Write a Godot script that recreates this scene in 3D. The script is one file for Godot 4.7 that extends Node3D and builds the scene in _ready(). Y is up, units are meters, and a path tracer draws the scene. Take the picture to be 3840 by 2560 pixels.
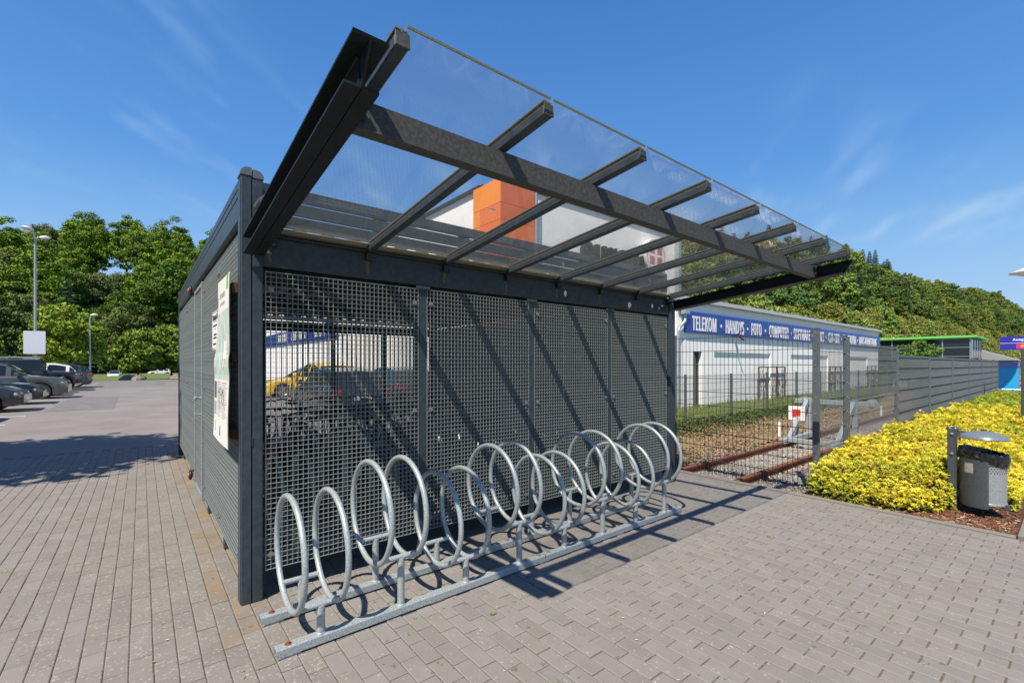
extends Node3D
# A bicycle shelter with a glass canopy and a ring rack, beside a disused siding and a car park.
# x runs along the shelter front, -z along its side wall, y up, metres.

class MB:
	var v := PackedVector3Array()
	var n := PackedVector3Array()
	var u := PackedVector2Array()
	var k := PackedColorArray()
	var col := Color(1, 1, 1)
	var use_uv := false
	var use_col := false

	func put(p: Vector3, m: Vector3, t := Vector2.ZERO) -> void:
		v.append(p)
		n.append(m)
		if use_uv:
			u.append(t)
		if use_col:
			k.append(col)

	# corners run counter-clockwise seen from outside
	func tri(a: Vector3, b: Vector3, c: Vector3) -> void:
		var m := (b - a).cross(c - a).normalized()
		put(a, m)
		put(c, m)
		put(b, m)

	func quad(a: Vector3, b: Vector3, c: Vector3, d: Vector3) -> void:
		var m := (c - a).cross(d - b).normalized()
		put(a, m, Vector2(0, 1))
		put(c, m, Vector2(1, 0))
		put(b, m, Vector2(1, 1))
		put(a, m, Vector2(0, 1))
		put(d, m, Vector2(0, 0))
		put(c, m, Vector2(1, 0))

	func quads(a: Vector3, b: Vector3, c: Vector3, d: Vector3, na: Vector3, nb: Vector3, nc: Vector3, nd: Vector3) -> void:
		put(a, na)
		put(c, nc)
		put(b, nb)
		put(a, na)
		put(d, nd)
		put(c, nc)

	func tri_n(a: Vector3, b: Vector3, c: Vector3, na: Vector3, nb: Vector3, nc: Vector3) -> void:
		if (b - a).cross(c - a).dot(na + nb + nc) > 0.0:
			put(a, na)
			put(c, nc)
			put(b, nb)
		else:
			put(a, na)
			put(b, nb)
			put(c, nc)

	func quad_out(a: Vector3, b: Vector3, c: Vector3, d: Vector3, from: Vector3) -> void:
		if (c - a).cross(d - b).dot((a + b + c + d) * 0.25 - from) < 0.0:
			quad(a, d, c, b)
		else:
			quad(a, b, c, d)

	func tri_out(a: Vector3, b: Vector3, c: Vector3, from: Vector3) -> void:
		if (b - a).cross(c - a).dot((a + b + c) / 3.0 - from) < 0.0:
			tri(a, c, b)
		else:
			tri(a, b, c)

	func box(at: Vector3, size: Vector3, turn := Basis()) -> void:
		var h := size * 0.5
		var p := []
		for i in 8:
			p.append(at + turn * Vector3(h.x if i & 1 else -h.x, h.y if i & 2 else -h.y, h.z if i & 4 else -h.z))
		for f in [[0, 1, 3, 2], [4, 5, 7, 6], [0, 1, 5, 4], [2, 3, 7, 6], [0, 2, 6, 4], [1, 3, 7, 5]]:
			quad_out(p[f[0]], p[f[1]], p[f[2]], p[f[3]], at)

	func span(lo: Vector3, hi: Vector3) -> void:
		box((lo + hi) * 0.5, (hi - lo).abs())

	# a box with chamfered edges
	func cbox(at: Vector3, size: Vector3, ch: float, turn := Basis()) -> void:
		var h := size * 0.5
		var p := {}
		for i in 8:
			var s := Vector3(1 if i & 1 else -1, 1 if i & 2 else -1, 1 if i & 4 else -1)
			for a in 3:
				var q := Vector3(h.x - ch, h.y - ch, h.z - ch)
				q[a] = h[a]
				p[i * 3 + a] = at + turn * (q * s)
		for a in 3:
			var b1 := 1 << ((a + 1) % 3)
			var b2 := 1 << ((a + 2) % 3)
			for s in 2:
				var o := (1 << a) if s else 0
				quad_out(p[o * 3 + a], p[(o | b1) * 3 + a], p[(o | b1 | b2) * 3 + a], p[(o | b2) * 3 + a], at)
			var c := (a + 1) % 3
			var along := 1 << ((a + 2) % 3)
			for s in 4:
				var o2 := ((1 << a) if s & 1 else 0) | ((1 << c) if s & 2 else 0)
				quad_out(p[o2 * 3 + a], p[o2 * 3 + c], p[(o2 | along) * 3 + c], p[(o2 | along) * 3 + a], at)
		for i in 8:
			tri_out(p[i * 3], p[i * 3 + 1], p[i * 3 + 2], at)

	func cspan(lo: Vector3, hi: Vector3, ch := 0.003) -> void:
		cbox((lo + hi) * 0.5, (hi - lo).abs(), ch)

	# a tube through points; r is one radius or one for each point
	func tube(pts: Array, r, sides := 8, closed := false, caps := true) -> void:
		var count := pts.size()
		var rings := []
		var norms := []
		var side := Vector3.ZERO
		for i in count:
			var a: Vector3 = pts[(i - 1 + count) % count] if closed or i > 0 else pts[i]
			var b: Vector3 = pts[(i + 1) % count] if closed or i < count - 1 else pts[i]
			var t := (b - a).normalized()
			if side == Vector3.ZERO:
				side = t.cross(Vector3.UP if absf(t.y) < 0.9 else Vector3.RIGHT).normalized()
			side = (side - t * side.dot(t)).normalized()
			var up := t.cross(side)
			var ring := []
			var nor := []
			var rad: float = r[i] if r is Array else r
			for j in sides:
				var w := TAU * j / sides
				var m := side * cos(w) + up * sin(w)
				ring.append(pts[i] + m * rad)
				nor.append(m)
			rings.append(ring)
			norms.append(nor)
		for i in (count if closed else count - 1):
			var i2 := (i + 1) % count
			var shift := 0
			if closed and i2 == 0:
				var best := 9.0
				for s in sides:
					var d: float = (norms[0][s] - norms[i][0]).length()
					if d < best:
						best = d
						shift = s
			for j in sides:
				var j2 := (j + 1) % sides
				quads(rings[i][j], rings[i][j2], rings[i2][(j2 + shift) % sides], rings[i2][(j + shift) % sides], norms[i][j], norms[i][j2], norms[i2][(j2 + shift) % sides], norms[i2][(j + shift) % sides])
		if caps and not closed:
			for j in range(1, sides - 1):
				tri(rings[0][0], rings[0][j + 1], rings[0][j])
				tri(rings[count - 1][0], rings[count - 1][j], rings[count - 1][j + 1])

	func cyl(a: Vector3, b: Vector3, r: float, sides := 10) -> void:
		tube([a, b], r, sides)

	func torus(at: Vector3, axis_a: Vector3, axis_b: Vector3, rad: float, r: float, seg := 32, sides := 8) -> void:
		var pts := []
		for i in seg:
			var w := TAU * i / seg
			pts.append(at + axis_a * (cos(w) * rad) + axis_b * (sin(w) * rad))
		tube(pts, r, sides, true)

	# profile: array of Vector2(radius, height along axis)
	func lathe(profile: Array, at: Vector3, sides := 24, turn := Basis()) -> void:
		for i in profile.size() - 1:
			var a: Vector2 = profile[i]
			var b: Vector2 = profile[i + 1]
			var slope := Vector2(b.y - a.y, a.x - b.x).normalized()
			for j in sides:
				var w0 := TAU * j / sides
				var w1 := TAU * (j + 1) / sides
				var d0 := Vector3(cos(w0), 0, -sin(w0))
				var d1 := Vector3(cos(w1), 0, -sin(w1))
				var n0 := turn * (d0 * slope.x + Vector3(0, slope.y, 0))
				var n1 := turn * (d1 * slope.x + Vector3(0, slope.y, 0))
				var pa0 := at + turn * (d0 * a.x + Vector3(0, a.y, 0))
				var pa1 := at + turn * (d1 * a.x + Vector3(0, a.y, 0))
				var pb0 := at + turn * (d0 * b.x + Vector3(0, b.y, 0))
				var pb1 := at + turn * (d1 * b.x + Vector3(0, b.y, 0))
				if a.x < 1e-5:
					tri_n(pa0, pb0, pb1, n0, n0, n1)
				elif b.x < 1e-5:
					tri_n(pa0, pa1, pb0, n0, n1, n0)
				else:
					quads(pa0, pa1, pb1, pb0, n0, n1, n1, n0)

	# extrude a polygon (counter-clockwise seen against the depth vector) given in axes ax, ay
	func extrude(poly: PackedVector2Array, at: Vector3, ax: Vector3, ay: Vector3, depth: Vector3) -> void:
		var ids := Geometry2D.triangulate_polygon(poly)
		var p := []
		for q in poly:
			p.append(at + ax * q.x + ay * q.y)
		for i in range(0, ids.size(), 3):
			var a: Vector3 = p[ids[i]]
			var b: Vector3 = p[ids[i + 1]]
			var c: Vector3 = p[ids[i + 2]]
			if (b - a).cross(c - a).dot(depth) > 0.0:
				var s := b
				b = c
				c = s
			tri(a, b, c)
			tri(a + depth, c + depth, b + depth)
		var area := 0.0
		for i in poly.size():
			area += poly[i].cross(poly[(i + 1) % poly.size()])
		var positive := area * ax.cross(ay).dot(depth) > 0.0
		for i in p.size():
			var a2: Vector3 = p[i]
			var b2: Vector3 = p[(i + 1) % p.size()]
			if positive:
				quad(a2, b2, b2 + depth, a2 + depth)
			else:
				quad(b2, a2, a2 + depth, b2 + depth)

	func mesh() -> ArrayMesh:
		var a := []
		a.resize(Mesh.ARRAY_MAX)
		a[Mesh.ARRAY_VERTEX] = v
		a[Mesh.ARRAY_NORMAL] = n
		if use_uv:
			a[Mesh.ARRAY_TEX_UV] = u
		if use_col:
			a[Mesh.ARRAY_COLOR] = k
		var m := ArrayMesh.new()
		m.add_surface_from_arrays(Mesh.PRIMITIVE_TRIANGLES, a)
		return m

var M := {}
var taken := {}
var rng := RandomNumberGenerator.new()
var V := func(x, y, z): return Vector3(x, y, z)

const EXPOSURE := 1.5
const H := 1.55
const CAM_YAW := 38.93
const FOCAL := 1721.0

func numbered(called: String) -> String:
	var c: int = taken.get(called, 0)
	taken[called] = c + 1
	return called if c == 0 else "%s_%03d" % [called, c]

func tag(o: Node3D, label: String, category: String, group := "", kind := "") -> Node3D:
	o.set_meta("label", label)
	o.set_meta("category", category)
	if group:
		o.set_meta("group", group)
	if kind:
		o.set_meta("kind", kind)
	return o

func thing(called: String, label: String, category: String, at := Vector3.ZERO, turn := 0.0, group := "") -> Node3D:
	var o := Node3D.new()
	o.name = numbered(called)
	add_child(o)
	o.position = at
	o.rotation.y = turn
	return tag(o, label, category, group)

func obj(mb, called: String, m: Material, parent: Node = null) -> MeshInstance3D:
	var o := MeshInstance3D.new()
	o.mesh = mb.mesh() if mb is MB else mb
	o.material_override = m
	o.name = numbered(called) if parent == null else called
	(parent if parent else self).add_child(o, true)
	return o

func struct(mb, called: String, m: Material) -> MeshInstance3D:
	var o := obj(mb, called, m)
	o.set_meta("kind", "structure")
	return o

func copy(o: Node3D, at: Vector3, turn: float, label: String, group := "", size := 1.0) -> Node3D:
	var base: String = o.get_meta("base") if o.has_meta("base") else str(o.name)
	var c: Node3D = o.duplicate()
	c.name = numbered(base)
	add_child(c)
	c.position = at
	c.rotation.y = turn
	c.scale = Vector3.ONE * size
	c.set_meta("label", label)
	if group:
		c.set_meta("group", group)
	return c

func many(mesh: Mesh, m: Material, spots: Array, called: String, parent: Node = null, colors: Array = []) -> MultiMeshInstance3D:
	var mm := MultiMesh.new()
	mm.transform_format = MultiMesh.TRANSFORM_3D
	mm.use_colors = colors.size() > 0
	mm.mesh = mesh
	mm.instance_count = spots.size()
	for i in spots.size():
		mm.set_instance_transform(i, spots[i])
		if colors.size() > 0:
			mm.set_instance_color(i, colors[i])
	var o := MultiMeshInstance3D.new()
	o.multimesh = mm
	o.material_override = m
	o.name = numbered(called) if parent == null else called
	o.set_meta("kind", "stuff")
	(parent if parent else self).add_child(o, true)
	return o

func lin(r: float, g: float, b: float) -> Color:
	return Color(r, g, b).linear_to_srgb()

func mat(r: float, g: float, b: float, rough := 0.6, metal := 0.0, spec := 0.5) -> StandardMaterial3D:
	var m := StandardMaterial3D.new()
	m.albedo_color = lin(r, g, b)
	m.roughness = rough
	m.metallic = metal
	m.metallic_specular = spec
	return m

# a colour that wanders between two linear tones over a noise field fixed to the object or the world
func noisy(lo: Color, hi: Color, freq: float, tile: float, rough := 0.7, metal := 0.0, seed_ := 1, kind := 0, world := true, bump := 0.0) -> StandardMaterial3D:
	var m := StandardMaterial3D.new()
	var f := FastNoiseLite.new()
	f.seed = seed_
	f.frequency = freq
	f.noise_type = FastNoiseLite.TYPE_CELLULAR if kind == 1 else FastNoiseLite.TYPE_SIMPLEX_SMOOTH
	f.fractal_octaves = 5
	f.fractal_gain = 0.6
	var t := NoiseTexture2D.new()
	t.width = 512
	t.height = 512
	t.seamless = true
	t.noise = f
	var g := Gradient.new()
	g.offsets = PackedFloat32Array([0.2, 0.8])
	g.colors = PackedColorArray([lo.linear_to_srgb(), hi.linear_to_srgb()])
	t.color_ramp = g
	m.albedo_texture = t
	m.uv1_triplanar = true
	m.uv1_world_triplanar = world
	m.uv1_scale = Vector3.ONE / tile
	m.roughness = rough
	m.metallic = metal
	if bump > 0.0:
		var t2 := NoiseTexture2D.new()
		t2.width = 512
		t2.height = 512
		t2.seamless = true
		t2.noise = f
		t2.as_normal_map = true
		t2.bump_strength = bump
		m.normal_enabled = true
		m.normal_texture = t2
	return m

func glass(a: float, r := 0.6, g := 0.65, b := 0.65) -> StandardMaterial3D:
	var m := mat(r, g, b, 0.02)
	m.transparency = BaseMaterial3D.TRANSPARENCY_ALPHA
	m.albedo_color.a = a
	return m

func leafy(back := 0.35) -> StandardMaterial3D:
	var m := StandardMaterial3D.new()
	m.albedo_color = Color(1, 1, 1)
	m.vertex_color_use_as_albedo = true
	m.roughness = 0.65
	m.metallic_specular = 0.3
	m.backlight_enabled = true
	m.backlight = Color(back, back * 1.1, back * 0.5)
	m.cull_mode = BaseMaterial3D.CULL_DISABLED
	return m

func rnd(a: float, b: float) -> float:
	return rng.randf_range(a, b)

# paving texture: fine grit, optional pale lichen and dark gum spots
func paving_texture(base: Color, lichen: int, gum: int, rust: int, seed_: int) -> ImageTexture:
	var r := RandomNumberGenerator.new()
	r.seed = seed_
	var s := 1024
	var im := Image.create(s, s, false, Image.FORMAT_RGB8)
	var f := FastNoiseLite.new()
	f.seed = seed_
	f.frequency = 0.006
	f.fractal_octaves = 4
	for y in s:
		for x in s:
			var big := f.get_noise_2d(x, y) * 0.10
			var q := 1.0 + big + r.randf_range(-0.11, 0.11)
			var sp := r.randf()
			if sp > 0.992:
				q *= 1.3
			elif sp < 0.012:
				q *= 0.6
			var c := Color(base.r * q, base.g * q, base.b * q).linear_to_srgb()
			im.set_pixel(x, y, c)
	for i in rust:
		spot(im, r, r.randf_range(20, 70), Color(0.30, 0.17, 0.07), 0.35)
	for i in gum:
		spot(im, r, r.randf_range(4, 12), Color(0.07, 0.065, 0.06), 0.55)
	for i in lichen:
		var l := r.randf_range(0.28, 0.42)
		spot(im, r, r.randf_range(1.6, 5.5), Color(l, l, l * 0.93), 0.75)
	return ImageTexture.create_from_image(im)

func spot(im: Image, r: RandomNumberGenerator, rad: float, c: Color, a: float) -> void:
	var s := im.get_width()
	var cx := r.randi_range(0, s - 1)
	var cy := r.randi_range(0, s - 1)
	var ph := r.randf() * TAU
	var sq := r.randf_range(0.6, 1.0)
	var n := int(rad * 1.5) + 1
	var cs := c.linear_to_srgb()
	for dy in range(-n, n + 1):
		for dx in range(-n, n + 1):
			var w := atan2(dy, dx)
			var lim := rad * (1.0 + 0.28 * sin(w * 3.0 + ph) + 0.18 * sin(w * 7.0 + ph * 2.0))
			var d := Vector2(dx, dy / sq).length()
			if d < lim:
				var px := (cx + dx + s) % s
				var py := (cy + dy + s) % s
				var k := a * clampf((lim - d) / (lim * 0.35 + 0.5), 0.0, 1.0) * r.randf_range(0.7, 1.0)
				im.set_pixel(px, py, im.get_pixel(px, py).lerp(cs, k))

func paving_material(t: ImageTexture, tint: float) -> StandardMaterial3D:
	var m := StandardMaterial3D.new()
	m.albedo_texture = t
	m.albedo_color = lin(tint, tint, tint)
	m.uv1_triplanar = true
	m.uv1_world_triplanar = true
	m.uv1_scale = Vector3.ONE / 1.7
	m.roughness = 0.85
	m.vertex_color_use_as_albedo = true
	return m

func make_sky() -> PanoramaSkyMaterial:
	var w := 1024
	var h := 512
	var im := Image.create(w, h, false, Image.FORMAT_RGB8)
	var f := FastNoiseLite.new()
	f.seed = 11
	f.frequency = 1.0
	f.fractal_octaves = 5
	f.fractal_gain = 0.55
	var f2 := FastNoiseLite.new()
	f2.seed = 5
	f2.frequency = 0.8
	f2.fractal_octaves = 3
	# displayed tones, divided by the exposure
	var stops := [[0.0, Color8(194, 221, 245)], [0.20, Color8(143, 192, 241)], [0.36, Color8(98, 156, 226)], [0.62, Color8(73, 129, 201)], [1.0, Color8(48, 98, 172)]]
	for y in h:
		var el := (0.5 - (y + 0.5) / h) * PI
		for x in w:
			var az := (x + 0.5) / w * TAU
			var s := sin(el)
			var c: Color
			if s >= 0.0:
				for q in 4:
					if s <= stops[q + 1][0]:
						c = stops[q][1].lerp(stops[q + 1][1], (s - stops[q][0]) / (stops[q + 1][0] - stops[q][0]))
						break
				# thin cirrus streaks
				var d := Vector3(cos(el) * sin(az), s, cos(el) * cos(az))
				var p := d / (s + 0.12)
				var streak := f.get_noise_3d(p.x * 0.8 + p.z * 0.8, p.z * 3.6 - p.x * 2.8, 0.0)
				var patch := f2.get_noise_3d(p.x * 0.7, p.z * 0.7, 3.0)
				var cl := clampf((streak - 0.02) * 1.6, 0.0, 1.0) * clampf(patch * 2.0 + 0.25, 0.0, 1.0)
				c = c.lerp(Color(0.86, 0.91, 0.97), cl * 0.42)
			else:
				c = Color(0.30, 0.31, 0.29).lerp(Color(0.2, 0.2, 0.18), clampf(-s * 2.0, 0.0, 1.0))
			var e := c.srgb_to_linear()
			im.set_pixel(x, y, Color(e.r / EXPOSURE, e.g / EXPOSURE, e.b / EXPOSURE).linear_to_srgb())
	var m := PanoramaSkyMaterial.new()
	m.panorama = ImageTexture.create_from_image(im)
	return m

func set_stage() -> void:
	var cam := Camera3D.new()
	cam.name = "camera"
	add_child(cam)
	cam.position = Vector3(0, H, 0)
	cam.rotation_degrees = Vector3(0, -CAM_YAW, 0)
	cam.projection = Camera3D.PROJECTION_FRUSTUM
	cam.near = 0.1
	cam.far = 2000.0
	cam.size = 0.1 * 2560.0 / FOCAL
	cam.frustum_offset = Vector2(0, 0.1 * (1367.0 - 1280.0) / FOCAL)
	cam.current = true
	var env := Environment.new()
	env.background_mode = Environment.BG_SKY
	env.sky = Sky.new()
	env.sky.sky_material = make_sky()
	env.tonemap_mode = Environment.TONE_MAPPER_LINEAR
	env.tonemap_exposure = EXPOSURE
	env.sdfgi_enabled = true
	env.ssao_enabled = true
	env.ssil_enabled = true
	var we := WorldEnvironment.new()
	we.name = "environment"
	we.environment = env
	add_child(we)
	var sun := DirectionalLight3D.new()
	sun.name = "sun"
	sun.light_color = Color(1.0, 0.95, 0.87)
	sun.light_energy = 1.6
	sun.light_angular_distance = 0.5
	sun.shadow_enabled = true
	add_child(sun)
	sun.look_at_from_position(Vector3(-0.513, 0.817, 0.256) * 50.0, Vector3.ZERO)

func make_materials() -> void:
	M.steel = noisy(Color(0.034, 0.046, 0.058), Color(0.052, 0.066, 0.080), 0.02, 0.7, 0.38, 0.0, 3)
	M.steel.metallic_specular = 0.38
	M.beam = noisy(Color(0.013, 0.016, 0.019), Color(0.020, 0.024, 0.028), 0.02, 0.7, 0.4, 0.0, 31)
	M.beam.metallic_specular = 0.3
	M.gasket = noisy(Color(0.07, 0.068, 0.058), Color(0.15, 0.145, 0.13), 0.06, 0.2, 0.85, 0.0, 32)
	M.steel_dark = mat(0.016, 0.019, 0.023, 0.45)
	M.dusty = noisy(Color(0.045, 0.047, 0.048), Color(0.090, 0.090, 0.086), 0.03, 0.45, 0.6, 0.0, 9)
	M.dusty.metallic_specular = 0.3
	M.cap = mat(0.10, 0.115, 0.125, 0.45)
	M.grating = noisy(Color(0.19, 0.22, 0.226), Color(0.28, 0.315, 0.32), 0.03, 0.5, 0.5, 0.1, 4)
	M.galv = noisy(Color(0.22, 0.26, 0.275), Color(0.50, 0.55, 0.565), 0.045, 0.30, 0.42, 0.3, 6)
	M.zinc = mat(0.42, 0.45, 0.47, 0.35, 0.6)
	M.black = mat(0.012, 0.012, 0.013, 0.5)
	M.rubber = mat(0.02, 0.02, 0.021, 0.8)
	M.glass = glass(0.07, 0.55, 0.6, 0.58)
	M.pane = mat(0.02, 0.028, 0.033, 0.05)
	M.white = mat(0.78, 0.78, 0.77, 0.6)
	M.moss = noisy(Color(0.05, 0.055, 0.02), Color(0.20, 0.18, 0.10), 0.06, 0.2, 0.9, 0.0, 12)
	M.flash = noisy(Color(0.14, 0.13, 0.10), Color(0.30, 0.28, 0.23), 0.05, 0.3, 0.8, 0.0, 13)
	M.bolt = mat(0.20, 0.215, 0.22, 0.5, 0.2)
	M.rust = noisy(Color(0.12, 0.037, 0.017), Color(0.26, 0.095, 0.045), 0.05, 0.4, 0.85, 0.0, 14)
	M.wood = noisy(Color(0.05, 0.025, 0.015), Color(0.13, 0.06, 0.035), 0.04, 0.2, 0.8, 0.0, 15)
	M.asphalt = noisy(Color(0.160, 0.150, 0.147), Color(0.200, 0.188, 0.183), 0.012, 13.0, 0.9, 0.0, 16)
	M.asphalt_dark = noisy(Color(0.125, 0.122, 0.130), Color(0.160, 0.156, 0.166), 0.02, 7.0, 0.9, 0.0, 17)
	M.road = noisy(Color(0.130, 0.132, 0.136), Color(0.175, 0.177, 0.182), 0.015, 11.0, 0.9, 0.0, 18)
	M.stone = noisy(Color(0.25, 0.24, 0.22), Color(0.38, 0.36, 0.33), 0.03, 0.5, 0.9, 0.0, 19)
	M.edging = noisy(Color(0.13, 0.125, 0.115), Color(0.24, 0.23, 0.21), 0.06, 0.3, 0.9, 0.0, 20)
	M.joint = noisy(Color(0.065, 0.056, 0.040), Color(0.17, 0.148, 0.108), 0.05, 0.5, 0.95, 0.0, 21)
	M.soil = noisy(Color(0.035, 0.017, 0.01), Color(0.10, 0.045, 0.025), 0.06, 0.3, 0.95, 0.0, 22)
	M.ballast = noisy(Color(0.15, 0.138, 0.128), Color(0.34, 0.315, 0.295), 0.12, 0.5, 0.95, 0.0, 23, 1)
	M.dry = noisy(Color(0.15, 0.10, 0.055), Color(0.29, 0.21, 0.125), 0.06, 1.0, 0.95, 0.0, 24)
	M.grass = noisy(Color(0.055, 0.09, 0.018), Color(0.15, 0.19, 0.05), 0.05, 1.2, 0.95, 0.0, 25)
	M.forest = noisy(Color(0.018, 0.03, 0.009), Color(0.045, 0.065, 0.02), 0.02, 8.0, 0.95, 0.0, 26)
	M.render_white = noisy(Color(0.88, 0.88, 0.875), Color(0.94, 0.94, 0.94), 0.012, 4.0, 0.85, 0.0, 27)
	M.leaf = leafy()
	M.bark = noisy(Color(0.035, 0.026, 0.018), Color(0.10, 0.08, 0.06), 0.05, 0.6, 0.9, 0.0, 28)
	M.plain_colour = mat(1, 1, 1, 0.8)
	M.plain_colour.vertex_color_use_as_albedo = true

func sheet(lo: Vector2, hi: Vector2, y: float) -> MB:
	var b := MB.new()
	b.quad(Vector3(lo.x, y, hi.y), Vector3(hi.x, y, hi.y), Vector3(hi.x, y, lo.y), Vector3(lo.x, y, lo.y))
	return b

func hill_left(x: float, z: float) -> float:
	var d := smoothstep(141.0, 262.0, -z)
	return -1.0 + d * (37.0 + 5.0 * sin(x * 0.04 + 1.0)) * (1.0 - 0.65 * smoothstep(20.0, 110.0, x))

func hill_right_height(x: float) -> float:
	var xs := [30.0, 60.0, 95.0, 140.0, 188.0, 215.0, 250.0, 330.0, 480.0, 700.0, 1000.0]
	var hs := [3.0, 8.0, 16.0, 24.0, 29.0, 32.0, 31.0, 35.0, 44.0, 56.0, 62.0]
	if x <= xs[0]:
		return hs[0]
	for i in xs.size() - 1:
		if x < xs[i + 1]:
			return lerpf(hs[i], hs[i + 1], smoothstep(xs[i], xs[i + 1], x))
	return hs[-1]

func hill_right(x: float, z: float) -> float:
	return hill_right_height(x) * smoothstep(24.0, 58.0, -z)

func field(x0: float, x1: float, z0: float, z1: float, nx: int, nz: int, fy: Callable) -> MB:
	var b := MB.new()
	for i in nx:
		for j in nz:
			var xa := lerpf(x0, x1, float(i) / nx)
			var xb := lerpf(x0, x1, float(i + 1) / nx)
			var za := lerpf(z0, z1, float(j) / nz)
			var zb := lerpf(z0, z1, float(j + 1) / nz)
			b.quad(Vector3(xa, fy.call(xa, zb), zb), Vector3(xb, fy.call(xb, zb), zb), Vector3(xb, fy.call(xb, za), za), Vector3(xa, fy.call(xa, za), za))
	return b

func make_ground() -> void:
	struct(sheet(Vector2(-400, -900), Vector2(1500, 60), -0.5), "ground", M.grass)
	struct(field(-220, 100, -380, -140, 40, 24, hill_left), "hillside", M.forest)
	struct(field(44, 1200, -140, -24.2, 100, 18, func(x, z): return hill_right(x, z) - 0.4), "wooded_hill", M.forest)
	var lot := MB.new()
	lot.span(Vector3(-90, -0.4, -54), Vector3(13.0, -0.004, -11.15))
	struct(lot, "parking_lot", M.asphalt)
	var patch := MB.new()
	patch.quad(Vector3(-2.5, 0.001, -21.6), Vector3(-0.76, 0.001, -21.3), Vector3(-0.86, 0.001, -29.8), Vector3(-2.6, 0.001, -30.4))
	struct(patch, "asphalt_patch", M.asphalt_dark)
	struct(sheet(Vector2(-90, -53.9), Vector2(13, -41.0), 0.0005), "access_road", M.road)
	struct(field(-90, 60, -150.0, -54.2, 1, 40, func(_x, z): return -0.02 - 1.0 * smoothstep(60.0, 100.0, -z)), "verge", M.grass)
	struct(field(-60, 40, -146.0, -84.0, 1, 30, func(_x, z): return 0.0 - 1.0 * smoothstep(60.0, 100.0, -z)), "far_road", M.road)
	var kerb := MB.new()
	kerb.cspan(Vector3(-90, -0.2, -54.2), Vector3(13, 0.11, -54.0), 0.02)
	struct(kerb, "kerb", M.stone)
	# painted bay lines
	for i in 14:
		var z := -17.3 - 2.66 * i if i < 9 else -17.3 - 2.66 * i
		var line := MB.new()
		line.quad(Vector3(-7.6, 0.005, z + 0.06), Vector3(-2.72, 0.005, z + 0.06), Vector3(-2.72, 0.005, z - 0.06), Vector3(-7.6, 0.005, z - 0.06))
		struct(line, "bay_line", M.paint)
	# railway side
	struct(sheet(Vector2(6.16, -5.7), Vector2(120, -2.05), -0.13), "track_bed", M.ballast)
	struct(field(6.16, 90, -6.1, -4.15, 120, 5, func(x, z): return -0.10 + 0.05 * sin(x * 1.3) * sin(z * 4.0) + 0.10 * smoothstep(4.35, 5.6, -z)), "dry_verge", M.dry)
	struct(field(5.6, 90, -9.0, -6.05, 60, 4, func(x, z): return -0.02 + 0.06 * sin(x * 0.9 + z)), "grass_strip", M.grass)
	struct(sheet(Vector2(6.18, -2.12), Vector2(60, -0.36), -0.01), "planting_bed", M.soil)
	var edge := MB.new()
	edge.cspan(Vector3(6.09, -0.3, -6.0), Vector3(6.17, 0.006, -0.36), 0.006)
	struct(edge, "edging_strip", M.edging)
	var edge2 := MB.new()
	edge2.cspan(Vector3(6.18, -0.3, -0.355), Vector3(60, 0.006, -0.275), 0.006)
	struct(edge2, "edging_strip", M.edging)
	var slab := MB.new()
	slab.span(Vector3(6.18, -0.3, -0.27), Vector3(60, -0.006, 8.0))
	struct(slab, "footpath", M.stone)

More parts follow.
